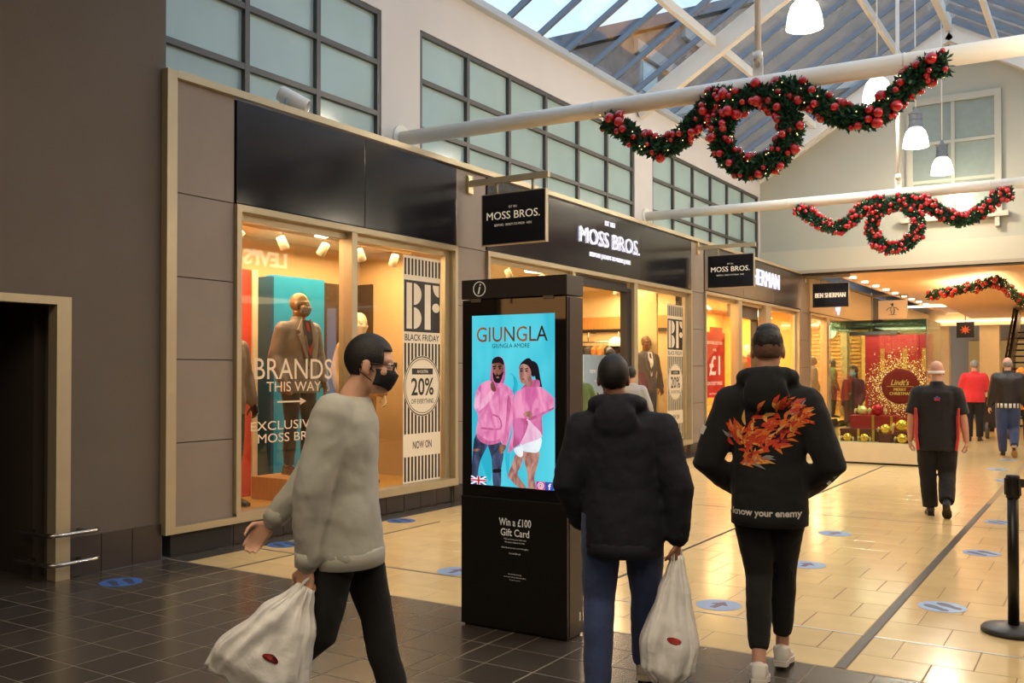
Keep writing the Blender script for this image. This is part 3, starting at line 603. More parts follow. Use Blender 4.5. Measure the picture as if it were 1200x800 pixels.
# ---- bumper rails on the door jamb
def rail(z, label):
    r = T('bumper_rail', label, 'bumper rail', (-6.55, 4.14, z), 0, 'steel bumper rails round the door jamb')
    pts = [(-.42, -.13, 0), (-.36, -.165, 0), (.02, -.165, 0), (.07, -.15, 0), (.09, -.1, 0), (.09, .19, 0), (.07, .22, 0), (.04, .225, 0)]
    q = []
    for i in range(len(pts)-1):
        for t_ in range(4): q.append(V(pts[i]).lerp(V(pts[i+1]), t_/4))
    q.append(V(pts[-1])); B().tube(q, .0165, 12, True).build('tube', chrome, r, True, False)
    for x0, x1, y0, y1 in ((-.28, -.25, -.16, -.08), (-.05, .09, .12, .145)): B().box(x0, x1, y0, y1, -.012, .012).build('bracket', chrome, r, False, False)
rail(.355, 'upper brushed steel bumper rail around gold door jamb'); rail(.14, 'lower brushed steel bumper rail around gold door jamb near floor')

# ---- spotlights on the ledge
def seen_or_added_spot(x, y, z, label, sg=1, cat='spotlight'):
    r = T('ledge_spotlight', label, cat, (x, y, z)); R = Euler((0, radians(118)*sg, radians(38))).to_matrix()
    B().lathe([(.02, -.17), (.075, -.165), (.083, -.15), (.083, .15), (.078, .15), (.07, .13), (.01, .128)], (0, 0, .26), 24, R).build('lamp_body', whitepl, r, True, False)
    B().lathe([(.068, .1315), (.004, .1325)], (0, 0, .26), 20, R).build('lens', M('lens', '#e9c9a2', .3), r, True, False)
    B().tube([(0, -.1, .26), (0, -.12, .16), (0, -.1, 0), (0, .1, 0), (0, .12, .16), (0, .1, .26)], .012, 8).build('yoke', M('yoke', '#8b939a', .4, metal=.6), r, True, False)
    B().tube([(-.1, .06, .3), (-.22, .02, .28), (-.26, 0, .1), (-.25, 0, 0)], .008, 6).build('cable', M('yoke', '#8b939a', .4), r, True, False)
seen_or_added_spot(-7.05, 6.94, 4.07, 'white cylindrical spotlight perched on the ledge above the first shop window')
for y, w_ in ((6.6, 'nearest'), (11.8, 'middle'), (17.4, 'farthest')): seen_or_added_spot(.72, y, 4.06, w_+' added white cylindrical spotlight on the ledge facing the menswear shops', -1)  # added fixtures to go with the invented lamps opposite

# ---- dark fascias with lit names
def fascia(y0, y1, z0, z1, label, joint=None, mat=blackpan):
    f = T('fascia_sign', label, 'shop sign', (-6.6, (y0+y1)/2, z0)); ys_ = [y0]+(joint or [])+[y1]
    BX(-6.66, -6.605, y0, y1, z0, z1).build('backing', blackm, f)
    for a, b_ in zip(ys_, ys_[1:]): BX(-6.61, -6.58, a+.004, b_-.004, z0+.004, z1-.004).build('fascia_panel', mat, f, bevel=.003)
    return f
fascia(5.775, 9.142, 3.055, 3.985, 'blank black glossy fascia above the striped banner window', [7.5])
f = fascia(9.79, 16.635, 3.075, 3.985, 'long black fascia with glowing white shop name over the doorway', [12.1, 14.4])
ys_ = (0, 1, 0)
TXT('MOSS BROS.', letter_em, f, (-6.58, 13.245, 3.578), ys_, h=.235, w=2.07, depth=.03, fat=.008)
TXT('EST 1851', letter_em, f, (-6.58, 13.23, 3.845), ys_, h=.075, w=.34, depth=.01, bold=.01); TXT('BESPOKE | READY-TO-WEAR | HIRE', letter_em, f, (-6.58, 13.26, 3.305), ys_, h=.085, w=1.42, depth=.012, bold=.012)
f = fascia(17.315, 24.05, 3.12, 3.985, 'dark bronze fascia with bold white lettering behind the second hanging board', [19.6, 21.8], M('bronzepan', '#3a3029', .3, spec=.5))
TXT('BEN SHERMAN', letter_em, f, (-6.58, 20.5, 3.64), ys_, h=.36, w=3.2, depth=.03, fat=.035)
f = fascia(24.86, 32.34, 3.1, 3.985, 'cream fascia with a small lit logo beyond the black hanging board', [28.6], creamm)
TXT('op', E('op_em', '#dcd6ff', 2.2), f, (-6.57, 27.8, 3.32), ys_, h=.3, depth=.03, bold=.03)
# ---- projecting signs on brackets
def blade(y, label, face, boardm=blackpan, zt=3.665, yo=0):
    s_ = T('hanging_sign', label, 'hanging sign', (-6.58, y, 3.4), 0, 'projecting shop signs on brackets')
    BX(-6.595, -6.56, y-.05, y+.05, zt+.05, zt+.27).build('wall_plate', M('brass', '#d9c79a', .25, metal=.8), s_, bevel=.004)
    BX(-6.56, -5.46, y-.03, y+.03, zt+.135, zt+.205).build('bracket_arm', gold, s_, bevel=.003)
    for x in (-6.18, -5.68): B().tube([(x, y, zt-.005), (x, y, zt+.14)], .016, 10).build('hanger', gold, s_, True)
    BX(-6.375, -5.495, y-.025, y+.025, zt-.6, zt).build('board', boardm, s_); b = B()
    b.box(-6.383, -5.487, y-.03, y+.03, zt-.61, zt-.598); b.box(-6.383, -5.487, y-.03, y+.03, zt-.002, zt+.008); b.box(-6.383, -6.373, y-.03, y+.03, zt-.598, zt-.002); b.box(-5.497, -5.487, y-.03, y+.03, zt-.598, zt-.002); b.build('edge_trim', gold, s_)
    return s_
def moss(s_, y, zt):
    TXT('MOSS BROS.', letter_cream, s_, (-5.938, y-.025, zt-.26), (1, 0, 0), h=.092, w=.74, depth=.003, fat=.0012)
    TXT('EST 1851', letter_cream, s_, (-5.938, y-.025, zt-.165), (1, 0, 0), h=.025, w=.11, depth=.003); TXT('BESPOKE · READY-TO-WEAR · HIRE', letter_cream, s_, (-5.938, y-.025, zt-.372), (1, 0, 0), h=.026, w=.52, depth=.003)
moss(blade(9.41, 'black hanging board with cream lettering directly above the totem', 0), 9.41, 3.665)
moss(blade(16.96, 'second black hanging board with cream lettering, further along before the bronze fascia', 0, zt=3.715), 16.96, 3.715)
s_ = blade(24.4, 'small black hanging board with bold white lettering before cream fascia', 0, zt=3.775); TXT('BEN SHERMAN', letter_cream, s_, (-5.938, 24.37, 3.475), (1, 0, 0), h=.12, w=.74, depth=.003, fat=.009)
s_ = blade(32.5, 'cream hanging board with line drawn penguin emblem', 0, M('creamboard', '#dcc39a', .5, em='#dcc39a', es=.25), 3.86)
pen = M('pencil', '#3b342c', .6); cx, cz, yy = -5.94, 3.56, 32.474
def P2(pts, r=.008): B().tube([(cx+u, yy-.004, cz+v) for u, v in pts], r, 6).build('emblem_line', pen, s_)
P2([(cos(a*pi/8)*.055, -.03+sin(a*pi/8)*.15) for a in range(17)], .007); P2([(.045, .06), (.12, .05), (.19, -.03)], .01); P2([(-.045, .06), (-.12, .05), (-.19, -.03)], .01); P2([(.055, .02), (.05, -.1), (.02, -.16)], .014); P2([(-.12, -.17), (.12, -.17)], .005); P2([(-.02, -.02), (-.03, -.12)], .005)
B().ball((cx-.005, yy-.006, cz+.165), (.034, .01, .044)).build('emblem_head', pen, s_); P2([(-.02, .17), (-.075, .16)], .007)
# sign boards that stand on the other side of the mall and behind the camera; the glass mirrors them
s_ = T('fascia_sign', 'red illuminated fascia sign with white lettering on the opposite shops', 'shop sign', (.4, 12.5, 3.4)); BX(.36, .41, 11.7, 13.5, 3.40, 4.0).build('board', E('leviboard', '#c8502a', 2.6), s_)
TXT("LEVI'S", E('levilet', '#ffe9d0', 6), s_, (.36, 12.75, 3.72), (0, -1, 0), h=.3, w=1.1, depth=.02, bold=.03); TXT('®', E('levilet', '#ffe9d0', 6), s_, (.36, 11.95, 3.86), (0, -1, 0), h=.2, depth=.02, bold=.01)
s_ = T('hanging_sign', 'lit tan hanging board with black lettering behind the viewpoint', 'hanging sign', (-6.1, -.6, 2.6)); BX(-6.6, -5.4, -.64, -.6, 2.2, 3.0).build('board', E('mkboard', '#b98552', 3.5), s_); TXT('Make-Up', blackm, s_, (-6.0, -.6, 2.62), (-1, 0, 0), h=.42, w=1.0, depth=.01, bold=.0); BX(-6.63, -6.55, -.66, -.58, 2.2, 3.0).build('bracket', gold, s_)

# ---- banners, lettering and poster on the shop glass
bk = M('bannerblack', '#1d1916', .5); bw_ = M('bannerwhite', '#dfd2ba', .5, em='#efe0c2', es=.05)
def banner(y0, y1, z0, z1, label, tint=bw_):
    t = T('window_banner', label, 'banner', (-6.66, (y0+y1)/2, z0), 0, 'striped sale banners on the shop glass'); h = z1-z0; w = y1-y0; X = -6.668
    BX(X-.002, X, y0, y1, z0, z1).build('sheet', tint, t)
    zz = lambda f: z1-h*f
    def strips(f0, f1): 
        b = B(); n = 11
        for i in range(n): b.box(X, X+.0012, y0+w*(i+.42)/n-w*.012, y0+w*(i+.42)/n+w*.036, zz(f1), zz(f0))
        b.build('stripes', bk, t)
    strips(.012, .085); strips(.385, .785); strips(.885, .992)
    BX(X, X+.0012, y0+w*.02, y1-w*.02, zz(.335), zz(.108)).build('block', bk, t)
    g = lambda u, f: (X+.0012, y0+w*u, zz(f)); bb = B(); dd_ = (.0008, 0, 0)
    bb.prism([(.08, .12), (.22, .12), (.22, .322), (.08, .322)], g, dd_)
    for c in (.168, .274): bb.prism([(.27, c-.048)]+[(.27+.2*cos(a*pi/12), c+.048*sin(a*pi/12)) for a in range(-6, 7)]+[(.27, c+.048)], g, dd_)
    bb.prism([(.56, .12), (.72, .12), (.72, .322), (.56, .322)], g, dd_); bb.prism([(.78, .12), (.95, .12), (.95, .172)]+[(.95-.17*cos(a*pi/16), .12+.052*sin(a*pi/16)) for a in (7, 6, 5, 4, 3, 2, 1)], g, dd_)
    bb.prism([(.87+.105*cos(a*pi/10), .222+.021*sin(a*pi/10)) for a in range(20)], g, dd_); bb.build('monogram', tint, t)
    TXT('BLACK FRIDAY', bk, t, (X, (y0+y1)/2, zz(.36)), ys_, h=h*.029, w=w*.92, depth=.0012, bold=.01)
    cz_ = zz(.575); r = w*.5
    for rr_, mt, d in ((r, tint, .0014), (r*.985, bk, .0018), (r*.945, tint, .0022), (r*.9, bk, .0026), (r*.875, tint, .003)): B().prism([(rr_*cos(a*pi/24), rr_*sin(a*pi/24)) for a in range(48)], lambda u, v: (X, (y0+y1)/2+u, cz_+v), (d, 0, 0)).build('roundel', mt, t)
    BX(X, X+.0036, y0+w*.22, y1-w*.22, cz_+r*.38, cz_+r*.58).build('bar', bk, t); TXT('AN EXTRA', tint, t, (X+.0036, (y0+y1)/2, cz_+r*.48), ys_, h=r*.1, w=w*.3, depth=.001, bold=.01)
    TXT('20%', bk, t, (X+.003, (y0+y1)/2, cz_-.02*r), ys_, h=r*.58, w=w*.6, depth=.001, bold=.016); TXT('OFF EVERYTHING', bk, t, (X+.003, (y0+y1)/2, cz_-r*.5), ys_, h=r*.16, w=w*.6, depth=.001, bold=.006)
    TXT('NOW ON', bk, t, (X, (y0+y1)/2, zz(.835)), ys_, h=h*.034, w=w*.5, depth=.0012, bold=.012)
banner(8.245, 8.94, .29, 2.86, 'striped black and white sale banner with round discount badge beside the totem')
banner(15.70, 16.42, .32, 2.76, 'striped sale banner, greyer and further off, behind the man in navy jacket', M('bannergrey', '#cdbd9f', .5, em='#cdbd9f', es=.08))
t = T('window_lettering', 'cream vinyl lettering with an arrow stuck on the first shop window', 'lettering', (-6.665, 6.55, 1.3)); vn = M('vinyl', '#dcc6a6', .5, em='#dcc6a6', es=.06)
TXT('BRANDS', vn, t, (-6.67, 6.59, 1.575), ys_, h=.2, w=1.03, depth=.0012, bold=.0); TXT('THIS WAY', vn, t, (-6.67, 6.585, 1.405), ys_, h=.095, w=.72, depth=.0012); TXT('EXCLUSIVE TO', vn, t, (-6.67, 6.6, 1.04), ys_, h=.085, w=1.13, depth=.0012); TXT('MOSS BROS.', vn, t, (-6.67, 6.56, .923), ys_, h=.085, w=.88, depth=.0012)
BX(-6.67, -6.6688, 6.36, 6.70, 1.252, 1.268).build('arrow', vn, t); B().prism([(6.66, 1.225), (6.74, 1.26), (6.66, 1.295)], lambda u, v: (-6.67, u, v), (.0012, 0, 0)).build('arrow_head', vn, t)
t = T('window_poster', 'tall red poster with white price lettering hung in shop window', 'poster', (-6.74, 18.28, 1.0)); rp_ = M('posterred', '#dd3324', .5, em='#dd2a1c', es=.25); pw = M('posterwhite', '#ffe9dc', .5, em='#ffe4d2', es=.4)
BX(-6.745, -6.735, 17.69, 18.87, 1.02, 2.34).build('sheet', rp_, t); BX(-6.85, -6.80, 18.3, 18.9, 2.0, 2.45).build('back_sheet', redm, t)
for s1, z, h, w in (('BUY ONE, GET ONE', 2.12, .075, .85), ('FOR', 1.98, .05, .18), ('£1', 1.67, .4, .62), ('ON EVERYTHING', 1.31, .075, .85), ('SELECTED LINES ONLY', 1.1, .03, .6)): TXT(s1, pw, t, (-6.735, 18.28, z), ys_, h=h, w=w, depth=.0015, bold=.02)

# ---- tie beams across the mall, hanger rods, pendants
for y, za, zb, r in ((9.41, 4.53, 4.40, .093), (16.96, 4.58, 4.54, .088)):
    bm_ = ST('beam', (RX, y, 4.5)); B().tube([(XC+.0, y, za), (-5, y, za+(zb-za)*.33), (1.45, y, zb)], r, 24).build('tube', whitepaint, bm_, True)
    B().lathe([(.17, -.012), (.17, .012)], (XC+.012, y, za), 24, Matrix.Rotation(pi/2, 3, 'Y')).build('wall_flange', whitepaint, bm_)
    zc = za+(zb-za)*.5
    for x in (-4.85, -1.6): B().tube([(x-.006, y, za+(zb-za)*(x-XC)/9.1), (x+.006, y, za+(zb-za)*(x-XC)/9.1)], r+.004, 24).build('weld_ring', whitepaint, bm_, True)
    BX(-3.05, -2.95, y-.012, y+.012, zc+r-.02, zc+r+.19).build('gusset', whitepaint, bm_); B().tube([(-3.0, y-.03, zc+r+.11), (-3.0, y+.03, zc+r+.11)], .03, 12).build('pin', M('pinm', '#b9a98c', .4, metal=.5), bm_)
    B().tube([(-3.0, y, zc+r+.12), (-3.0, y, RZ-.1)], .032, 14).build('hanger_rod', whitepaint, bm_, True); B().tube([(-3.0, y, zc+r+.16), (-3.0, y, zc+r+.24)], .048, 14).build('fork', whitepaint, bm_, True)
shade = M('shade', '#fffdf5', .3, em='#fff6e0', es=1.5); fin = M('lampfin', '#8d8b86', .35, metal=.8)
plabels = ['white pendant lamp hanging closest, cut by the top of the picture', 'white pendant lamp glowing behind the swag, second along the row', 'white pendant lamp in front of the gable window, third along the row', 'smallest white pendant lamp at the far end of the row']
for i, (x, y, z) in enumerate(((-3.32, 12.35, 6.02), (-3.2, 16.3, 6.02), (-3.08, 19.2, 5.82), (-3.1, 22.7, 5.93))):
    p = T('pendant_lamp', plabels[i], 'pendant lamp', (x, y, z), 0, 'pendant lamps under the glazed roof')
    prof = [(.235, 0), (.232, .06), (.215, .17), (.175, .29), (.12, .355), (.1, .365)]
    B().loft([[(r*cos(2*pi*k_/28), r*sin(2*pi*k_/28), z_) for k_ in range(28)] for r, z_ in prof]+[[(r*cos(2*pi*k_/28), r*sin(2*pi*k_/28), z_) for k_ in range(28)] for r, z_ in [(.095, .355), (.17, .28), (.21, .16), (.228, .0)]], cap=False).build('shade', shade, p, True, False)
    B().lathe([(.12, .36), (.13, .37), (.13, .42), (.115, .43), (.115, .50), (.125, .505), (.125, .52), (.115, .525), (.115, .60), (.13, .61), (.13, .64), (.05, .66), (.02, .74), (.012, .75)], (0, 0, 0), 24).build('housing', fin, p, False, False)
    B().ball((0, 0, .17), (.09, .09, .12)).build('bulb', E('pbulb', '#fff2d6', 14), p, True, False)
    B().tube([(0, 0, .74), (0, 0, 9.42-.35*abs(x-RX)-z)], .012, 8).build('cable', whitepaint, p, True, False)
    l = bpy.data.lights.new('pendant_light', 'POINT'); l.energy = 230; l.color = (1, .87, .66); l.shadow_soft_size = .2; lo = bpy.data.objects.new('pendant_light', l); COL.objects.link(lo); lo.location = (x, y, z-.06)
# recessed downlights beside the slot
for i in range(9):
    y = 25.6+i*1.45; b = B().lathe([(.09, 3.985), (.09, 4.02), (.01, 4.02)], (-5.66, y, 0), 16).build('downlight', down_em); tag(b, ('first', 'second', 'third', 'fourth', 'fifth', 'sixth', 'seventh', 'eighth', 'ninth')[i]+' recessed downlight beyond the gable in the row along the ceiling slot', 'downlight', 'recessed downlights beside the slot')

# ---- christmas garlands
needle = M('needle', '#2b5a38', .6, rnd=0, var=.35, vscale=14); needle2 = M('needle2', '#123322', .65); redb = M('redball', '#bd141b', .16, spec=.7, coat=.6); redb2 = M('redball2', '#8f1016', .35)
def spline(pts, n):
    P = [V(p) for p in pts]; P = [P[0]*2-P[1]]+P+[P[-1]*2-P[-2]]; out = []
    for i in range(1, len(P)-2):
        for j in range(n):
            t_ = j/n; a, b_, c, d = P[i-1:i+3]; out.append(.5*((2*b_)+(-a+c)*t_+(2*a-5*b_+4*c-d)*t_*t_+(-a+3*b_-3*c+d)*t_**3))
    return out+[P[-2]]
bproto = {}
def garland(name, label, cat, pts, r, nleaf, nball, sizes, closed=False, grp=None, seed=1, nlight=40):
    rnd = random.Random(seed); path = spline(pts, 8); L = len(path); c = sum(path, V())/L
    g_ = T(name, label, cat, tuple(c), 0, grp); q = B(); q.tube(path, r*.62, 8)
    core = q.build('core', needle2, g_)
    q = B()
    for i in range(nleaf):
        k_ = rnd.random()*(L-1); j = int(k_); p = path[j].lerp(path[min(j+1, L-1)], k_-j); t_ = (path[min(j+1, L-1)]-path[j]).normalized()
        u = t_.orthogonal().normalized(); a = rnd.random()*2*pi; w_ = t_.cross(u); o = u*cos(a)+w_*sin(a)
        base = p+o*r*rnd.uniform(.3, .65); d = (o*rnd.uniform(.5, 1)+t_*rnd.uniform(-.8, .8)+V((rnd.uniform(-.4, .4), rnd.uniform(-.4, .4), rnd.uniform(-.4, .4)))).normalized(); ln = r*rnd.uniform(.38, .72)
        s1 = d.cross(V((rnd.uniform(-1, 1), rnd.uniform(-1, 1), rnd.uniform(-1, 1)))).normalized()*r*rnd.uniform(.08, .17); q.m = 0 if rnd.random() < .65 else 1
        q.add([base-s1*.4, base+d*ln*.55-s1, base+d*ln, base+d*ln*.55+s1, base+s1*.4], [(0, 1, 2, 3, 4)])
    q.build('foliage', [needle, needle2], g_)
    for i in range(nball):
        k_ = (i+rnd.random())/nball*(L-1); j = int(k_); p = path[j].lerp(path[min(j+1, L-1)], k_-j); t_ = (path[min(j+1, L-1)]-path[j]).normalized(); u = t_.orthogonal().normalized(); a = rnd.random()*2*pi; o = u*cos(a)+t_.cross(u)*sin(a)
        if rnd.random() < .62 and o.y > 0: o.y = -o.y
        sz = rnd.choice(sizes); p = p+o*r*rnd.uniform(.78, 1.0); key = round(sz, 4)
        if key not in bproto:
            bproto[key] = B().ball((0, 0, 0), sz, 16, 10).build('bauble', redb if rnd.random() < .8 else redb2, g_, True, False); ob = bproto[key]
        else: ob = bproto[key].copy(); COL.objects.link(ob); ob.parent = g_
        ob.location = p-c
    q = B()
    for i in range(nlight):
        k_ = rnd.random()*(L-1); j = int(k_); p = path[j]; o = V((rnd.uniform(-1, 1), rnd.uniform(-1, .2), rnd.uniform(-1, 1))).normalized(); q.ball(p+o*r*.95, .0065, 6, 4)
    q.build('fairy_lights', bulb_em, g_, kind='stuff')
def xz(l, y): return [(x, y, z) for x, z in l]
G1 = 'garlands on the first tie beam'; bs1 = [.026, .03, .035, .039, .041, .046, .056]; bs2 = [.03, .036, .042]
garland('garland_swag', 'green fir swag with red baubles left of the large wreath', 'garland', xz([(-4.68, 4.32), (-4.49, 4.21), (-4.29, 4.05), (-4.09, 3.95), (-3.89, 3.96), (-3.72, 4.08), (-3.57, 4.22), (-3.46, 4.33), (-3.36, 4.37), (-3.22, 4.33)], 9.33), .125, 3600, 52, bs1, grp=G1, seed=1)
garland('christmas_wreath', 'large round fir wreath with red baubles under the first beam', 'wreath', [(-2.995+.36*cos(a*pi/12+1.6), 9.30, 3.96+.36*sin(a*pi/12+1.6)) for a in range(25)], .13, 4600, 60, bs1, grp=G1, seed=2)
garland('garland_swag', 'green fir swag with red baubles right of the large wreath', 'garland', xz([(-2.8, 4.3), (-2.67, 4.36), (-2.44, 4.22), (-2.25, 4.06), (-2.04, 3.97), (-1.83, 3.97), (-1.67, 4.1), (-1.52, 4.24), (-1.4, 4.33), (-1.22, 4.35)], 9.33), .125, 3600, 52, bs1, grp=G1, seed=3)
G2 = 'garlands on the second tie beam'
garland('garland_swag', 'smaller far swag left of the far wreath, dense with red baubles', 'garland', xz([(-4.69, 4.45), (-4.49, 4.34), (-4.25, 4.14), (-3.99, 4.05), (-3.76, 4.15), (-3.6, 4.31), (-3.42, 4.4), (-3.2, 4.44)], 16.88), .125, 2400, 74, bs2, grp=G2, seed=4)
garland('christmas_wreath', 'smaller far wreath of fir and red baubles under second beam', 'wreath', [(-3.04+.37*cos(a*pi/12+1.6), 16.85, 4.0+.37*sin(a*pi/12+1.6)) for a in range(25)], .125, 2800, 74, bs2, grp=G2, seed=5)
garland('garland_swag', 'smaller far swag right of the far wreath, dense with red baubles', 'garland', xz([(-3.0, 4.44), (-2.73, 4.4), (-2.56, 4.34), (-2.41, 4.24), (-2.24, 4.11), (-2.04, 4.02), (-1.81, 4.08), (-1.64, 4.21), (-1.45, 4.36), (-1.28, 4.39)], 16.88), .125, 2600, 80, bs2, grp=G2, seed=6)
garland('raft_garland', 'fir garland with red baubles and lights draped along low ceiling edge', 'garland', [(-4.15, 27.85, 3.62), (-3.6, 27.2, 3.66), (-2.9, 26.4, 3.68), (-2.3, 25.6, 3.74), (-2.2, 27, 3.66), (-2.15, 29, 3.62), (-2.12, 32, 3.58), (-2.1, 35, 3.6)], .14, 2600, 70, [.05, .06, .07], seed=7, nlight=140)

# ---- glass display case with chocolate display
lc = T('display_case', 'square glass showcase on a cream plinth with red chocolate display', 'display case', (-3.2, 17.2, 0)); X0, X1, Y0, Y1 = -4.02, -2.5, 16.5, 18.0
BX(X0, X1, Y0, Y1, .03, .36).build('plinth', creamm, lc, bevel=.004); BX(X0+.02, X1-.02, Y0+.02, Y1-.02, 0, .03).build('plinth_foot', blackm, lc)
gg = GLASS('casegl', '#eef6f0', base=.03); ge = GLASS('caseedge', '#d3e6da', base=.1)
for a in ((X0, X1, Y0, Y0+.012), (X0, X1, Y1-.012, Y1), (X0, X0+.012, Y0, Y1), (X1-.012, X1, Y0, Y1)): BX(*a, .36, 2.39).build('glass_panel', gg, lc)
BX(X0, X1, Y0, Y1, 2.39, 2.405).build('glass_top', ge, lc); b = B()
for a in ((X0, X1, Y0-.004, Y0+.006), (X0, X1, Y1-.006, Y1+.004), (X0-.004, X0+.006, Y0, Y1), (X1-.006, X1+.004, Y0, Y1)): b.box(*a, 2.25, 2.40)
b.build('green_band', GLASS('bandg', '#e4f0e9', base=.12), lc)
for x, y in ((X0, Y0), (X1, Y0)): BX(x-.006, x+.006, y-.006, y+.006, .36, 2.4).build('corner_joint', M('silic', '#6d7a74', .3), lc)
BX(X0+.1, X0+.9, 17.45, 17.47, 2.19, 2.25).build('light_bar', M('lbar', '#34302c', .5), lc)
lp = T('showcase_backdrop', 'red backdrop panel with gold starburst and dark round label inside showcase', 'display panel', (-3.0, 17.45, .36)); lred = M('lindtred', '#a3201f', .45, em='#a3201f', es=.12)
for i in range(5): BX(-3.66+i*.223, -3.66+i*.223+.221, 17.48-.012*(i % 2), 17.55, .36, 2.19).build('panel_leaf', lred, lp)
for x in (-3.4, -3.03, -2.72): BX(x, x+.07, 17.46, 17.465, 1.55, 1.95).build('light_slot', E('lslot', '#f09a3c', .9), lp)
rr = random.Random(5); q = B(); q2 = B(); cx, cz = -3.07, 1.29
for i in range(2600):
    a = rr.random()*2*pi; R_ = .31+abs(rr.gauss(0, .16)); s1 = rr.uniform(.004, .011)
    x, z = cx+R_*cos(a), cz+R_*sin(a)
    if x < -3.65 or x > -2.55 or z < .4 or z > 2.1: continue
    (q if rr.random() < .6 else q2).add([(x-s1, 17.455, z), (x, 17.455, z-s1), (x+s1, 17.455, z), (x, 17.455, z+s1), (x, 17.445, z)], [(0, 1, 4), (1, 2, 4), (2, 3, 4), (3, 0, 4)])
gl_ = M('golddots', '#e8c063', .25, metal=.7, em='#d9a63e', es=.35); q.build('gold_dots', gl_, lp, kind='stuff'); q2.build('gold_flecks', M('goldflk', '#fff0c0', .25, em='#f5dfa0', es=.5), lp, kind='stuff')
B().lathe([(.30, -.01), (.30, .03), (.27, .035), (.01, .035)], (cx, 17.45, cz), 48, Matrix.Rotation(pi/2, 3, 'X')).build('round_label', M('lindtdark', '#7a1512', .4), lp); gt = M('goldtext', '#e0b55a', .3, metal=.5, em='#e0b55a', es=.4)
yl = 17.41; TXT("Lindt's", gt, lp, (cx, yl, cz+.07), (1, 0, 0), h=.1, w=.3, depth=.004, shear=.3, bold=.015); BX(cx-.22, cx+.22, yl-.004, yl, cz-.005, cz+.002).build('rule', gt, lp); TXT('MERRY', gt, lp, (cx, yl, cz-.055), (1, 0, 0), h=.05, w=.2, depth=.004, fat=.002); TXT('CHRISTMAS', gt, lp, (cx, yl, cz-.125), (1, 0, 0), h=.05, w=.34, depth=.004, fat=.002)
gf = M('goldfoil', '#e6b84a', .18, metal=.9, bump=.5, bscale=30, em='#d89a30', es=.18); rfoil = M('redfoil', '#c0202a', .2, metal=.5, bump=.4, bscale=30); clear = M('cellophane', '#e6cf98', .15)
def truffle(x, y, z, r, mat, label):
    t = T('chocolate_truffle', label, 'chocolate', (x, y, z)); B().ball((0, 0, r), r, 18, 12).build('ball', mat, t, True, False)
    for s1 in (-1, 1):
        q = B()
        for k_ in range(7):
            a = (k_-3)*.28; q.add([(s1*r*.9, -.01, r), (s1*r*(1.05+.5*cos(a)), -.05+.03*(k_ % 2), r+r*.75*sin(a)-.02), (s1*r*(1.05+.5*cos(a+.26)), .03*(k_ % 2), r+r*.75*sin(a+.26)-.02)], [(0, 1, 2)])
        q.build('wrapper_twist', clear, t, False, False)
def gift(x0, x1, y0, y1, z0, z1, label, mat=lred):
    t = T('gift_box', label, 'gift box', ((x0+x1)/2, (y0+y1)/2, z0)); BX(x0, x1, y0, y1, z0, z1-.03).build('box', mat, t, bevel=.003); BX(x0-.008, x1+.008, y0-.008, y1+.008, z1-.04, z1).build('lid', mat, t, bevel=.003)
    for f_ in (.5, .9): BX(x0+(x1-x0)*f_-.02, x0+(x1-x0)*f_+.02, y0-.012, y0-.007, z0, z1+.004).build('ribbon', M('ribbon', '#d9a83a', .3, metal=.4), t)
gift(-3.80, -3.05, 16.95, 17.3, .57, .79, 'wide red gift box with gold ribbons, upper one in showcase'); gift(-3.92, -3.32, 16.74, 17.35, .362, .57, 'long dark red gift box, lower one in showcase', M('giftdk', '#5c1614', .4))
truffle(-3.62, 17.05, .79, .085, M('yellowfoil', '#e9d48a', .2, metal=.4), 'pale yellow wrapped chocolate on top of the red gift box'); truffle(-3.36, 17.0, .79, .1, rfoil, 'red wrapped chocolate on top of the red gift box')
for i, (x, y, z, r) in enumerate(((-3.78, 16.64, .362, .07), (-3.5, 16.62, .362, .07), (-3.17, 16.68, .50, .085), (-2.92, 16.72, .55, .1), (-2.9, 16.6, .362, .08), (-2.66, 16.64, .362, .07))):
    if z > .4: BX(x-.11, x+.11, y-.06, y+.16, .362, z).build('gift_box', M('giftdk', '#5c1614', .4)); o = bpy.context.scene.objects[-1] if False else None
    truffle(x, y, z, r, gf, ['gold foil chocolate glowing at the left end of the showcase', 'small gold foil chocolate second from the showcase\'s left end', 'gold foil chocolate raised on a dark box below the gift', 'largest gold foil chocolate raised on a dark box', 'gold foil chocolate on plinth under the largest one', 'gold foil chocolate at the right end of the showcase'][i])
bx = [o for o in COL.objects if o.name.startswith('gift_box') and o.type == 'MESH']
for o, s1 in zip(bx, ('small dark red box under the raised gold chocolate', 'small dark red box under the largest gold chocolate')): tag(o, s1, 'gift box')
l = bpy.data.lights.new('case_light', 'AREA'); l.size = 1.0; l.energy = 26; l.color = WARM2; lo = bpy.data.objects.new('case_light', l); COL.objects.link(lo); lo.location = (-3.2, 17.1, 2.36)

# ================================================================ FIGURES
clouds = bpy.data.textures.new('folds', 'CLOUDS'); clouds.noise_scale = .11; clouds.noise_depth = 2
clouds2 = bpy.data.textures.new('hairnoise', 'CLOUDS'); clouds2.noise_scale = .02
def soft(o, vox, smooth=5, fold=0, tex=clouds):
    m = o.modifiers.new('remesh', 'REMESH'); m.mode = 'VOXEL'; m.voxel_size = vox; m.use_smooth_shade = True
    if smooth: s_ = o.modifiers.new('smooth', 'SMOOTH'); s_.iterations = smooth; s_.factor = .5
    if fold: d = o.modifiers.new('folds', 'DISPLACE'); d.texture = tex; d.strength = fold; d.mid_level = .5; d.texture_coords = 'LOCAL'
    return o
def ring(c, rx, ry, n=20, yaw=0): return [V(c)+V((rx*cos(2*pi*k/n)*cos(yaw)-ry*sin(2*pi*k/n)*sin(yaw), rx*cos(2*pi*k/n)*sin(yaw)+ry*sin(2*pi*k/n)*cos(yaw), 0)) for k in range(n)]
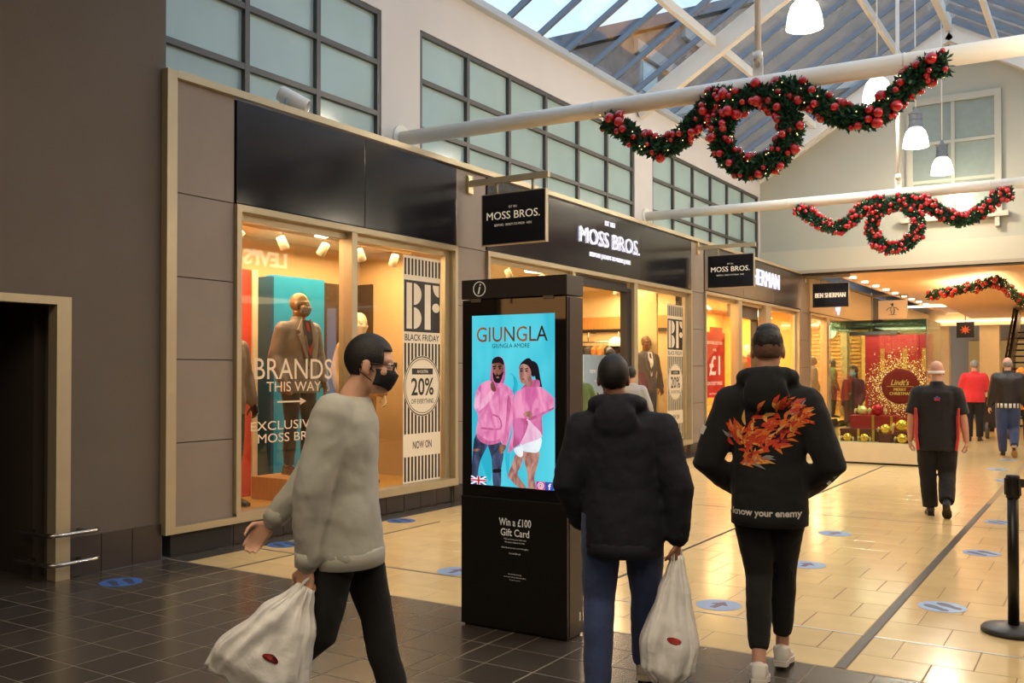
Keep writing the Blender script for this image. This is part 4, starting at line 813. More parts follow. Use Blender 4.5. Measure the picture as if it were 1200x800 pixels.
def hand(b, w, d, nrm, size=1, curl=.5, side=1, spread=.0):
    """palm, four unequal fingers bent at the knuckles, thumb from the side of the palm"""
    d = V(d).normalized(); nrm = (V(nrm)-d*V(nrm).dot(d)).normalized(); l = d.cross(nrm)*side; w = V(w)
    for o in (-.024, -.008, .008, .024): b.tube([w+l*o*.6*size, w+d*.045*size+l*o*size, w+d*.085*size+l*o*1.08*size], [.013*size, .0145*size, .0115*size], 8, True)
    for o, ln in ((-.031, .066), (-.0105, .08), (.0105, .076), (.031, .06)):
        p = w+d*.082*size+l*o*size; dd_ = d+l*o*spread; a = 0; pts = [p-d*.012*size, p]
        for f_ in (.45, .31, .24):
            a += curl*(.75 if f_ > .4 else 1.15); p = p+(dd_*cos(a)+nrm*sin(a)).normalized()*ln*f_*size; pts.append(p)
        b.tube(pts, [.0098*size, .0095*size, .0085*size, .0078*size, .0065*size], 8, True)
    p = w+d*.022*size-l*.026*size; t1 = p+(d*.6-l*.75+nrm*.35).normalized()*.04*size; t2 = t1+(d*.85-l*.15+nrm*.55).normalized()*.034*size; t3 = t2+(d*.8+l*.25+nrm*.6).normalized()*.026*size
    b.tube([p-d*.01*size+l*.01*size, p, t1, t2, t3], [.014*size, .0135*size, .0115*size, .0095*size, .0075*size], 8, True)
def RH(J): return Euler((J.get('hpitch', 0), J.get('hroll', 0), J.get('hyaw', 0))).to_matrix()
DEF = dict(P=(0, 0, .95), C=(0, .0, 1.25), N=(0, -.01, 1.47), H=(0, .015, 1.62),
           sl=(-.175, -.01, 1.385), el=(-.235, -.02, 1.11), wl=(-.22, .05, .87), sr=(.175, -.01, 1.385), er=(.235, -.02, 1.13), wr=(.22, .05, .88),
           hl=(-.09, 0, .92), kl=(-.1, .02, .5), al=(-.1, -.02, .1), hr=(.09, 0, .92), kr=(.1, .02, .5), ar=(.1, -.02, .1), pl=0, pr=0)
def head(b, c, R, k=1.0):
    A = lambda p: V(c)+R@(V(p)*k); rr = lambda r: tuple(x*k for x in r)
    b.ball(A((0, -.012, .03)), rr((.074, .094, .094)), 20, 14, R); b.ball(A((0, .03, -.035)), rr((.058, .062, .078)), 18, 12, R); b.ball(A((0, .055, -.082)), rr((.034, .034, .03)), 14, 9, R)
    b.ball(A((0, .068, .028)), rr((.056, .022, .022)), 14, 8, R)
    b.tube([A((0, .082, .02)), A((0, .098, -.012)), A((0, .104, -.027))], [.009*k, .012*k, .015*k], 8, True); b.ball(A((-.013, .094, -.031)), .008*k, 8, 6); b.ball(A((.013, .094, -.031)), .008*k, 8, 6)
    b.ball(A((0, .085, -.058)), rr((.023, .012, .0075)), 12, 6, R); b.ball(A((0, .083, -.067)), rr((.02, .012, .008)), 12, 6, R)
    for s_ in (-1, 1): b.ball(A((s_*.045, .06, -.022)), rr((.022, .022, .02)), 10, 7, R); b.ball(A((s_*.077, -.008, -.005)), rr((.0085, .022, .033)), 10, 8, R); b.ball(A((s_*.074, .0, -.03)), rr((.008, .012, .012)), 8, 6, R)
def shoe(root, name, ank, yaw, pitch, mat, sole, size=1, near=True):
    R = Euler((pitch, 0, yaw)).to_matrix(); A = lambda p: V(ank)+R@(V(p)*size); b = B()
    prof = [(-.075, .026, -.062, .012), (-.06, .036, -.055, .05), (-.02, .038, -.05, .062), (.04, .036, -.056, .042), (.1, .046, -.066, .028), (.15, .044, -.072, .022), (.19, .028, -.078, .012)]
    b.loft([[A((rx*cos(2*pi*i/16), y, zc+rz*sin(2*pi*i/16))) for i in range(16)] for y, rx, zc, rz in prof]); b.tube([A((0, -.018, -.045)), A((0, -.02, -.005))], [.046*size, .043*size], 14)
    o = soft(b.build(name, mat, root, True, False), .008 if near else .014, 2); q = B()
    out = [(.03, -.085), (.038, -.05), (.034, .02), (.05, .09), (.048, .15), (.025, .2)]; out = out+[(-x, y) for x, y in out[::-1]]
    q.prism(out, lambda u, v: A((u, v, -.1)), tuple(R@V((0, 0, .026))*size)); q.build('sole', sole, o, False, False); return o
def figure(name, cat, label, loc, rz, h, pose, skin, top, legs, shoes, hair=None, near=True, group=None, extra_skin=None):
    s_ = h/1.75; root = T(name, label, cat, loc, rz, group); root.scale = (s_,)*3
    J = {k_: (V(v) if isinstance(v, tuple) else v) for k_, v in DEF.items()}; J.update({k_: (V(v) if isinstance(v, tuple) else v) for k_, v in pose.items()}); R = RH(J)
    vox = .0068 if near else .0145; gv = .0125 if near else .021
    # ---- body: one continuous surface under the clothes
    b = B(); head(b, J['H'], R); b.tube([J['N']-V((0, 0, .06)), J['N']+V((0, .0, .02)), J['H']+R@V((0, -.015, -.05))], [.06, .054, .056], 16)
    b.tube([J['P'], J['C'], J['N']-V((0, 0, .05))], [.09, .10, .06], 14, True); short = top.get('short')
    for a in 'lr':
        sh, e, w_ = J['s'+a], J['e'+a], J['w'+a]; fr = (.044, .044, .030) if short else (.034, .032, .028)
        b.tube([J['C']+V((0, 0, .12)), sh, sh.lerp(e, .5), e, e.lerp(w_, .4), w_], [.06, .05, .046 if short else .04, fr[0]*.95, fr[1]*.95, fr[2]], 12, True)
        hd = J.get('hd'+a, (w_-e)); nr = J.get('hn'+a, V((1 if a == 'l' else -1, .25, 0))); 
        if not top.get('pockets'): hand(b, w_+V(hd).normalized()*.012, hd, nr, 1, J.get('curl'+a, .45), 1 if a == 'r' else -1)
        hp, kn, an = J['h'+a], J['k'+a], J['a'+a]; b.tube([J['P'], hp, kn, an, an-V((0, 0, .05))], [.07, .06, .042, .034, .036], 12, True)
    bo = soft(b.build('body', skin, root, True, False), vox, 2)
    for e_ in (-1, 1):
        p = J['H']+R@V((e_*.031, .079, .008)); B().ball(p, .0115, 12, 8).build('eye', M('eyewhite', '#e8e2da', .2) if cat == 'person' else skin, root, True, False)
        if near and cat == 'person': B().ball(p+R@V((0, .0085, 0)), .0055, 10, 6).build('iris', M('iris', '#2a1a12', .2), root, True, False)
    # ---- upper garment
    w = top.get('w', 1); hz = top.get('hem', .86); P, Cc, N = J['P'], J['C'], J['N']
    def cen(z):
        if z < P.z: return V((P.x, P.y, z))
        if z < Cc.z: t_ = (z-P.z)/(Cc.z-P.z); return P.lerp(Cc, t_)
        t_ = min(1, (z-Cc.z)/(N.z-Cc.z)); q = Cc.lerp(N, t_); q.z = z; return q
    b = B(); dz = N.z-1.47; hemw = top.get('hemw', (.185, .135)); rg = [ring(cen(hz), hemw[0]*w, hemw[1]*w)]
    if hz < .9: rg.append(ring(cen(.96), .19*w, .138*w))
    for z, rx, ry in ((1.08, .178, .128), (1.2, .188, .13), (1.3, .198, .13), (1.385, .19, .118), (1.44, .145, .095), (1.475, .085, .078), (1.49, .07, .07)):
        if z > hz+.05: rg.append(ring(cen(z+dz*(z-.95)/.5), rx*(w if z < 1.4 else 1), ry*(w if z < 1.4 else 1)))
    b.loft(rg); sr_ = top.get('sleeve', (.078, .066, .05))
    for a in 'lr':
        sh, e, w_ = J['s'+a], J['e'+a], J['w'+a]; b.tube([Cc+V((0, 0, .13)), sh+V((0, 0, -.0))], [.09, sr_[0]*.96], 14, True)
        if short: b.tube([sh, sh.lerp(e, .5), sh.lerp(e, .86)], [sr_[0], sr_[0]*.94, sr_[0]*.9], 14)
        else: b.tube([sh, sh.lerp(e, .5), e, e.lerp(w_, .5), w_-(w_-e).normalized()*.008], [sr_[0], (sr_[0]+sr_[1])/2, sr_[1], (sr_[1]+sr_[2])/2, sr_[2]], 16, True)
    if top.get('hood'):
        q = N+V((0, -.055, .0)); 
        for i in range(9):
            a = pi*(i/8)*1.15-.24; b.ball(q+V((.105*cos(a), -.075*sin(a)+.045, .012+.018*sin(a))), (.05, .052, .048), 12, 8)
        b.ball(q+V((0, -.062, -.055)), (.115, .048, .1), 16, 10)
    if top.get('collar'): b.loft([ring(N+V((0, 0, -.03)), .082, .085), ring(N+V((0, -.004, .045)), .07, .076)])
    up = soft(b.build(top.get('name', 'jacket'), top['mat'], root, True, False), gv, 6 if near else 3, top.get('fold', .016) if near else .008)
    if top.get('rib'):
        q = B(); c0 = cen(hz); q.loft([ring(c0+V((0, 0, z)), hemw[0]*w*k_, hemw[1]*w*k_, 32) for z, k_ in ((-.035, .93), (-.03, .99), (.03, 1.0), (.04, .95))]); q.build('rib_hem', top['mat'], up, True, False)
        for a in 'lr':
            if top.get('pockets'): continue
            e, w_ = J['e'+a], J['w'+a]; d = (w_-e).normalized(); B().tube([w_-d*.05, w_-d*.02, w_+d*.01], [sr_[2]*1.0, sr_[2]*.98, sr_[2]*.9], 16).build('cuff', top['mat'], up, True, False)
    # ---- trousers
    b = B(); lr_ = legs.get('r', (.1, .072, .056)); b.loft([ring(J['P']+V((0, 0, z)), rx, ry) for z, rx, ry in ((.1, .155, .115), (0, .172, .128), (-.06, .17, .125), (-.1, .13, .1))])
    for a in 'lr':
        hp, kn, an = J['h'+a], J['k'+a], J['a'+a]; b.tube([hp+V((0, 0, .03)), hp.lerp(kn, .3), hp.lerp(kn, .65), kn, kn.lerp(an, .35)+V((0, -.012, 0)), kn.lerp(an, .7), kn.lerp(an, legs.get('end', 1.02))], [lr_[0]*1.02, lr_[0]*.97, (lr_[0]+lr_[1])/2, lr_[1], lr_[1]*.97, (lr_[1]+lr_[2])*.5, lr_[2]], 16)
    b.ball(J['P']+V((-.075, -.06, -.06)), (.085, .062, .09)); b.ball(J['P']+V((.075, -.06, -.06)), (.085, .062, .09))
    soft(b.build('trousers', legs['mat'], root, True, False), gv*.9, 4 if near else 3, .014 if near else .006)
    for a, pt in (('l', J['pl']), ('r', J['pr'])): 
        d = J['a'+a]; shoe(root, 'shoe', d, J.get('y'+a, .08 if a == 'l' else -.08), pt, shoes[0], shoes[1], 1, near)
    # ---- hair
    if hair:
        kind, hm = hair[0], hair[1]
        def cap(nm, m_, k1, keep, th, noise_=.006):
            bm = bmesh.new(); bmesh.ops.create_uvsphere(bm, u_segments=40, v_segments=26, radius=1)
            for v in bm.verts: v.co = V((v.co.x*.074, v.co.y*.094, v.co.z*.094))*k1+V((0, -.012, .03))
            bmesh.ops.delete(bm, geom=[v for v in bm.verts if not keep(v.co)], context='VERTS')
            for v in bm.verts: v.co = J['H']+R@v.co
            me = bpy.data.meshes.new(nm); bm.to_mesh(me); bm.free(); me.materials.append(m_); me.polygons.foreach_set('use_smooth', [True]*len(me.polygons)); o = bpy.data.objects.new(nm, me); COL.objects.link(o); o.parent = root
            so = o.modifiers.new('solid', 'SOLIDIFY'); so.thickness = th; so.offset = 1; dp = o.modifiers.new('noise', 'DISPLACE'); dp.texture = clouds2; dp.strength = noise_; dp.mid_level = .4; dp.texture_coords = 'LOCAL'; return o
        line = lambda p: p.z > (.055 if p.y > .055 else .0 if p.y > .02 else -.045-.01*(p.y < -.06) if p.y < -.03 else -.015)
        if kind == 'short': cap('hair', hm, 1.0, line, .007, .003)
        elif kind == 'fade':
            cap('hair_sides', hair[2], 1.008, lambda p: line(p) and p.z > -.035, .002, .002)
            b = B(); A_ = lambda p: J['H']+R@V(p); b.ball(A_((0, -.02, .04)), (.0762, .091, .088), 24, 14, R); b.ball(A_((0, .0, .1)), (.06, .08, .04), 24, 12, R); soft(b.build('hair', hm, root, True, False), .006, 3, .006, clouds2)
        elif kind == 'ring': cap('hair', hm, 1.03, lambda p: line(p) and p.z < .05, .004, .003)
        elif kind == 'beanie': cap('beanie', hm, 1.1, lambda p: p.z > .0, .014, .004)
        elif kind == 'long':
            cap('hair', hm, 1.07, line, .016); b = B(); b.loft([ring(J['H']+V((0, -.05, z)), rx, ry) for z, rx, ry in ((.04, .085, .06), (-.08, .095, .055), (-.2, .1, .05), (-.26, .07, .03))]); soft(b.build('hair', hm, root, True, False), .012, 3)
    return root, up, J
def mask(root, J, mat, name='face_mask'):
    R = RH(J); b = B(); A = lambda p: J['H']+R@V(p); rows = []
    for z, yy_ in ((-.012, .106), (-.03, .12), (-.055, .112), (-.085, .098), (-.1, .085)):
        rows.append([A((sin(t_)*.068, -.0+yy_*cos(t_)**.8 if cos(t_) > 0 else 0, z*(1-.25*abs(sin(t_))))) for t_ in [i*1.35/6 for i in range(-6, 7)]])
    n = 13; b.add([p for r in rows for p in r], [(k_*n+i, k_*n+i+1, (k_+1)*n+i+1, (k_+1)*n+i) for k_ in range(4) for i in range(n-1)]); o = b.build(name, mat, root, True, False); m = o.modifiers.new('s', 'SOLIDIFY'); m.thickness = .003
    q = B()
    for s_ in (-1, 1): q.tube([A((s_*.066, .025, -.025)), A((s_*.08, .0, .005)), A((s_*.082, -.022, .01)), A((s_*.08, -.026, -.03)), A((s_*.068, .02, -.06))], .0022, 6)
    q.build('ear_loop', mat, o, True, False); return o
def carrier(name, label, loc, rz, prof, h, seed, mat, tilt=(0, 0, 0), pleat=1.0):
    """a thin plastic carrier bag gathered at the hand and spreading to its base; prof: (v, half width, half depth)"""
    t = T(name, label, 'carrier bag', loc, rz); t.rotation_euler = (tilt[0], tilt[1], rz); n = 96; m_ = 34; rings_ = []
    def at(v, k_):
        for p, q in zip(prof, prof[1:]):
            if v <= q[0]: f_ = (v-p[0])/(q[0]-p[0]); f_ = f_*f_*(3-2*f_)*.5+f_*.5; return p[k_]+(q[k_]-p[k_])*f_
        return prof[-1][k_]
    for j in range(m_):
        v = j/(m_-1); w_, d_ = at(v, 1), at(v, 2); rg = []
        for i in range(n):
            a = 2*pi*i/n; cx_, sy_ = cos(a), sin(a); sq = lambda q: math.copysign(abs(q)**.75, q)
            fold = pleat*(.012*sin(a*9+4*noise.noise(V((seed, a, v*1.5))))*(1-.55*v)+.03*noise.noise(V((cx_*2.3+seed, sy_*2.3, v*2.2)))*v+.012*noise.noise(V((cx_*7, sy_*7+seed, v*5))))
            rg.append(V((sq(cx_)*w_+cx_*fold*.5, sq(sy_)*d_+sy_*fold, -.0-v*h+.02*noise.noise(V((cx_*3, seed+sy_, 4)))*(v > .9))))
        rings_.append(rg)
    B().loft(rings_).build('bag_body', mat, t, True, False)
    dm = B().lathe([(.034*(1-i/5)+.001, 0) for i in range(6)], (.02, -.3, -h*.62), 16, Matrix.Rotation(pi/2, 3, 'X')).build('printed_mark', M('bagmark', '#b8352f', .5), t, True, False); dm.scale = (.95, 1, .42); dm.location.z = -h*.62*.58
    sw = dm.modifiers.new('on_bag', 'SHRINKWRAP'); sw.target = [o for o in t.children if o.name.startswith('bag_body')][0]; sw.wrap_method = 'PROJECT'; sw.use_project_y = True; sw.use_negative_direction = False; sw.offset = .003
    for s_ in (-1, 1):
        q = B(); pts = spline([V((s_*.02, .012*s_, -.03)), V((s_*.012, .02*s_, .02)), V((0, .0, .035)), V((-s_*.012, -.02*s_, .02)), V((-s_*.02, -.012*s_, -.03))], 3)
        q.tube(pts, .006, 8); q.build('handle', mat, t, True, False)
    return t
# ---- cloth and skin
skinL = M('skinlight', '#dca888', .5, var=.06, vscale=14); skinM = M('skinmid', '#8f5f45', .5, var=.06, vscale=14); skinP = M('skinpink', '#c9967c', .5, var=.06, vscale=14)
def cloth(n, c, r=.85, **k_): return M(n, c, r, bump=k_.pop('bump', .4), bscale=k_.pop('bscale', 11), var=k_.pop('var', .08), vscale=7, sheen=k_.pop('sheen', .15), **k_)
sweat = cloth('sweater', '#b4b0a2', .95, bump=.06, bscale=60); blk = cloth('blackcloth', '#131111', .9, sheen=.05); blk2 = cloth('blackjean', '#151312', .9, sheen=.05); nav = cloth('navycloth', '#10121d', .85, sheen=.02); den_ = cloth('denim', '#303e63', .85, bump=.2, bscale=40, var=.2)
wsole = M('solewhite', '#d8d2c6', .5); bsole = M('solebeige', '#b3a58f', .6); shoew = M('shoewhite', '#d5cfc4', .5); shoebg = M('shoebeige', '#a89a86', .6, var=.1); shoeb = M('shoeblack', '#17130f', .35)
hairD = M('hairdark', '#1a1310', .6, var=.3, vscale=60, bump=.2, bscale=220); hairF = M('hairfade', '#7a5643', .7, var=.3, vscale=90, bump=.3, bscale=200); hairG = M('hairgrey', '#8d8780', .7, bump=.3, bscale=150)
plastic = M('carrierplastic', '#f4f0e9', .35, spec=.5, bump=.5, bscale=14, var=.05)
# ---- the walkers
root, up, J = figure('person', 'person', 'walking person in pale grey sweater and black trousers passing the first window', (-2.65, 2.90, 0), -1.005, 1.75,
    dict(P=(0, .0, .92), C=(0, .0, 1.22), N=(0, .03, 1.43), H=(0, .105, 1.575), hpitch=-.12, sl=(-.17, .0, 1.385), el=(-.2, -.18, 1.10), wl=(-.17, -.34, .91), sr=(.17, -.02, 1.385), er=(.215, -.09, 1.08), wr=(.19, -.115, .80),
         hl=(-.085, .02, .90), kl=(-.085, .12, .53), al=(-.085, .22, .11), hr=(.085, -.02, .90), kr=(.085, -.08, .50), ar=(.085, -.42, .22), pl=.05, pr=-.75, curll=.35, curlr=1.25),
    skinL, dict(name='sweater', mat=sweat, hem=.80, w=1.03, hemw=(.19, .16), sleeve=(.085, .075, .05), rib=True, fold=.02), dict(mat=blk2, r=(.098, .07, .052)), (shoeb, shoeb), ('short', hairD))
mask(root, J, M('maskblack', '#1b1a1c', .8))
R = RH(J); q = B()
for s_ in (-1, 1):
    q.tube([J['H']+R@V((s_*.031+.021*cos(a*pi/8), .1, .006+.017*sin(a*pi/8))) for a in range(17)], .0022, 6); q.tube([J['H']+R@V((s_*.053, .098, .01)), J['H']+R@V((s_*.077, .02, .01)), J['H']+R@V((s_*.08, -.01, .0))], .0022, 6)
q.build('glasses', blackm, root, True, False)
hw = root.matrix_basis  # the hand that carries the bag, in the world
def wpt(root, p): return Matrix.Translation(root.location) @ Euler(root.rotation_euler).to_matrix().to_4x4() @ (V(p)*root.scale[0])
hp = wpt(root, J['wr']+V((0, 0, -.085)))
carrier('carrier_bag', 'white plastic carrier bag swinging from the walker in grey sweater', (hp.x, hp.y, hp.z), -1.005+pi/2, [(0, .03, .02), (.1, .05, .035), (.35, .12, .07), (.8, .2, .075), (1, .2, .03)], .46, 3, plastic, (.0, .5, 0))

root, up, J = figure('person', 'person', 'man in navy hooded jacket and blue jeans walking away beside the totem', (-1.955, 4.055, 0), .36, 1.63,
    dict(P=(.01, 0, .95), C=(.0, .01, 1.25), N=(-.02, .01, 1.48), H=(-.045, .03, 1.625), hyaw=.05, sl=(-.2, -.01, 1.375), el=(-.275, -.03, 1.09), wl=(-.22, .1, .88), sr=(.2, -.01, 1.375), er=(.285, -.05, 1.08), wr=(.28, -.02, .83),
         hl=(-.1, 0, .92), kl=(-.12, .03, .50), al=(-.115, -.10, .1), hr=(.1, 0, .92), kr=(.115, .14, .52), ar=(.10, .24, .13), pl=-.1, pr=-.3, curlr=1.2),
    skinM, dict(name='jacket', mat=nav, hem=.77, w=1.14, hemw=(.175, .15), hood=True, sleeve=(.088, .08, .058), fold=.024, rib=True), dict(mat=den_, r=(.108, .083, .066)), (shoebg, bsole), ('short', hairD))
hp = wpt(root, J['wr']+V((0, 0, -.085)))
carrier('carrier_bag', 'white plastic carrier bag hanging from the man in navy jacket', (hp.x, hp.y, hp.z), .36, [(0, .022, .02), (.12, .04, .035), (.3, .075, .055), (.68, .135, .1), (.88, .12, .09), (1, .06, .045)], .6, 8, plastic, (0, .09, 0))

root, up, J = figure('person', 'person', 'man in black hoodie with flame print and black jeans walking away', (-1.46, 4.72, 0), .22, 1.78,
    dict(P=(.005, 0, .95), C=(.0, .01, 1.25), N=(0, .0, 1.475), H=(0, .02, 1.625), sl=(-.185, -.01, 1.375), el=(-.29, -.05, 1.07), wl=(-.15, .14, .93), sr=(.185, -.01, 1.375), er=(.295, -.05, 1.07), wr=(.15, .14, .93),
         hl=(-.085, 0, .92), kl=(-.05, .04, .50), al=(-.035, -.13, .12), hr=(.085, 0, .92), kr=(.06, .17, .50), ar=(.05, .22, .12), pl=-.15, pr=-.1, yl=.05, yr=-.05),
    skinP, dict(name='hoodie', mat=blk, hem=.80, w=1.0, hemw=(.188, .145), hood=True, sleeve=(.08, .08, .06), pockets=True, fold=.018, rib=True), dict(mat=blk2, r=(.1, .066, .045), end=.86), (shoew, wsole), ('fade', hairD, hairF))
B().tube([V((.075, .1, .58)), V((.11, .06, .52)), V((.1, .05, .44))], [.004, .004, .004], 6).build('drawstring', blk, root, True, False)
def project(o, target):
    m = o.modifiers.new('on_cloth', 'SHRINKWRAP'); m.target = target; m.wrap_method = 'PROJECT'; m.use_project_y = True; m.use_negative_direction = False; m.use_positive_direction = True; m.use_project_z = False; m.offset = .004
# the print: a bird of flames from lower left to upper right of the back, as many small plumes
rr = random.Random(4); q = B(); mats = [M('flame1', '#d8421f', .7), M('flame2', '#e8772a', .7), M('flame3', '#f2b45a', .7), M('flame4', '#8f1f16', .7), M('flame5', '#8b8886', .7)]
def plume(x, z, a, ln, w_, mi):
    q.m = mi; d = V((cos(a), 0, sin(a))); n_ = V((-sin(a), 0, cos(a))); pts = []
    for k_ in range(6):
        t_ = k_/5; c = V((x, -.35, z))+d*ln*t_+n_*.3*w_*sin(t_*4); hw_ = w_*(sin(pi*min(1, t_*.9+.12)))*.5; pts.append((c+n_*hw_, c-n_*hw_))
    q.add([p for pr_ in pts for p in pr_], [(2*i, 2*i+1, 2*i+3, 2*i+2) for i in range(5)])
def along(t_): return (-.13+.27*t_, 1.115+.235*t_)
for i in range(150):
    t_ = rr.random(); x, z = along(t_); wd = .055+.05*sin(pi*t_); o = rr.uniform(-1, 1); plume(x+o*wd*.66, z-o*wd*.75, rr.gauss(.6, .55), rr.uniform(.035, .08), rr.uniform(.01, .022), rr.choice([0, 0, 0, 1, 1, 2, 3]))
for i in range(26): plume(-.155+rr.uniform(-.015, .05), 1.2+rr.uniform(-.04, .05), rr.uniform(1.9, 2.7), rr.uniform(.04, .08), .016, rr.choice([0, 1, 0, 4]))
for i in range(20): plume(-.13+rr.uniform(0, .12), 1.085+rr.uniform(-.02, .02), rr.uniform(-.4, .3), rr.uniform(.05, .09), .013, rr.choice([0, 1, 2, 4]))
for i in range(16): plume(.12+rr.uniform(-.02, .05), 1.33+rr.uniform(-.05, .04), rr.uniform(.3, 1.2), rr.uniform(.03, .05), .01, rr.choice([4, 4, 0]))
fo = q.build('flame_print', mats, up, False, False); project(fo, up)
o = TXT('know your enemy', M('printwhite', '#d8d2c8', .8), up, (0, -.35, .835), (1, 0, 0), h=.045, w=.33, depth=.0005, bold=.03, world=False); project(o, up)
q = B(); q.tube([V((-.298, -.06, 1.25)), V((-.312, -.06, 1.21))], .018, 8)
for x, z in ((.333, 1.06), (.322, 1.03), (.296, .995)): q.tube([V((x, -.07, z)), V((x-.014, -.07, z-.014))], .008, 6)
q.build('sleeve_print', M('printwhite', '#d8d2c8', .8), up, False, False)

root, up, J = figure('person', 'person', 'bald man in black polo shirt with red side panels walking away', (-1.57, 11.0, 0), .16, 1.67,
    dict(H=(0, .03, 1.62), sl=(-.19, 0, 1.38), el=(-.265, -.02, 1.10), wl=(-.275, .05, .85), sr=(.19, 0, 1.38), er=(.27, -.03, 1.10), wr=(.3, .04, .85), hl=(-.1, 0, .9), kl=(-.1, .05, .5), al=(-.07, .06, .1), hr=(.1, 0, .9), kr=(.105, .03, .47), ar=(.09, -.25, .2), pr=-.7, curll=.6, curlr=.6),
    skinP, dict(name='polo_shirt', mat=cloth('poloblack', '#1a1716', .9), hem=.74, w=1.12, hemw=(.178, .145), short=True, collar=True, sleeve=(.09, .085, .07)), dict(mat=blk2, r=(.12, .092, .082)), (shoeb, shoeb), None, near=True)
for s_ in (-1, 1):
    b = B(); b.loft([ring((s_*x, -.055, z), .02, .07, 12) for z, x in ((.74, .195), (.9, .215), (1.1, .212), (1.22, .222))]); soft(b.build('red_side_panel', cloth('polored', '#c8322c', .9), up, True, False), .012, 2)
R = RH(J); B().loft([ring(J['H']+V((0, -.0, z)), rx, ry, 28) for z, rx, ry in ((-.022, .08, .102), (-.02, .086, .111), (.008, .085, .110), (.01, .079, .1))], cap=False).build('white_mask_strap', whitepl, root, True, False)
B().box(-.03, .03, -.165, -.16, 1.30, 1.335).build('back_logo', M('logored', '#c9424a', .6), up, False, False).location = (0, .005, 0); B().tube([V((-.025, -.166, 1.32)), V((.0, -.168, 1.345)), V((.03, -.166, 1.32))], .008, 6).build('back_logo', M('logoblue', '#4a4f9c', .6), up, False, False)

root, up, J = figure('person', 'person', 'grey haired man in bright red shirt standing beyond the showcase', (-2.55, 23.3, 0), .1, 1.8, dict(er=(.26, .05, 1.14), wr=(.17, .26, 1.08), el=(-.26, .03, 1.14), wl=(-.17, .24, 1.05), hpitch=-.25), skinP, dict(name='shirt', mat=cloth('redshirt', '#cf2a2c', .85), hem=.84, w=1.15, collar=True, sleeve=(.1, .08, .06)), dict(mat=blk2, r=(.105, .08, .07)), (shoeb, shoeb), ('short', hairG), near=False)
root, up, J = figure('person', 'person', 'balding man in dark leather jacket and blue jeans walking off', (-1.56, 19.25, 0), .1, 1.81, dict(wl=(-.28, .02, .9), wr=(.28, .05, .9), kr=(.1, .05, .48), ar=(.09, -.26, .22), pr=-.8, al=(-.08, .05, .1)), skinP, dict(name='leather_jacket', mat=M('leather', '#211a17', .45, bump=.3, bscale=20), hem=.93, w=1.22, hemw=(.17, .13), collar=True, sleeve=(.1, .085, .06)), dict(mat=den_, r=(.112, .085, .066)), (shoeb, M('soletan', '#a9875a', .6)), ('ring', hairG), near=False)
b = B(); b.loft([ring((0, 0, z), .2, .155, 36) for z in (.86, .94)]); b.build('checked_shirt_hem', M('checks', '#d8d4cb', .8), up, True, False)
q = B()
for i in range(18): a = 2*pi*i/18; q.box(-.012, .012, -.004, .004, .86, .94); vs = q.v[-8:]; q.v[-8:] = [tuple(Matrix.Rotation(a, 3, 'Z')@V((x, y+.0, z))+V((.201*cos(a-pi/2)*-1*-1, .156*sin(a-pi/2), 0))) for x, y, z in vs]
q.build('check_stripes', blackm, up, False, False)
figure('person', 'person', 'person in orange knitted hat mostly hidden behind the leather jacket', (-1.58, 22.6, 0), .1, 1.62, {}, skinP, dict(mat=cloth('orangecoat', '#d8802a', .9), hem=.8, w=1.1), dict(mat=blk2), (shoeb, shoeb), ('beanie', cloth('orangehat', '#e8902a', .9)), near=False)
root, up, J = figure('person', 'person', 'person in long burgundy coat and face mask seen through the showcase glass', (-4.62, 20.9, 0), pi-.2, 1.66, dict(wl=(-.2, .12, .9)), skinP, dict(name='coat', mat=cloth('burgundy', '#5f2028', .9), hem=.5, w=1.05, hemw=(.2, .16), collar=True), dict(mat=blk), (shoeb, shoeb), ('long', M('hairbrown', '#4a2a1c', .6)), near=False)
mask(root, J, M('maskblue', '#8fb4d6', .8)); B().box(-.06, .06, .128, .15, .55, 1.4).build('dark_scarf_front', blackm, up, False, False)
figure('person', 'person', 'person in green top standing at the doorway beside the totem', (-5.95, 10.95, 0), .9, 1.68, dict(er=(.3, .02, 1.15), wr=(.33, .2, 1.0)), skinP, dict(name='top', mat=cloth('greentop', '#566b2f', .9), hem=.86, short=True, w=1.05), dict(mat=blk2), (shoeb, shoeb), ('short', hairD), near=False)
figure('person', 'person', 'person in pale grey sleeve almost hidden by the navy jacket man', (-5.9, 12.55, 0), .4, 1.62, dict(er=(.28, .0, 1.12), wr=(.33, .1, .9)), skinP, dict(name='top', mat=cloth('greytop', '#a8a6a2', .9), hem=.86, w=1.1), dict(mat=den_), (shoeb, shoeb), ('short', hairD), near=False)

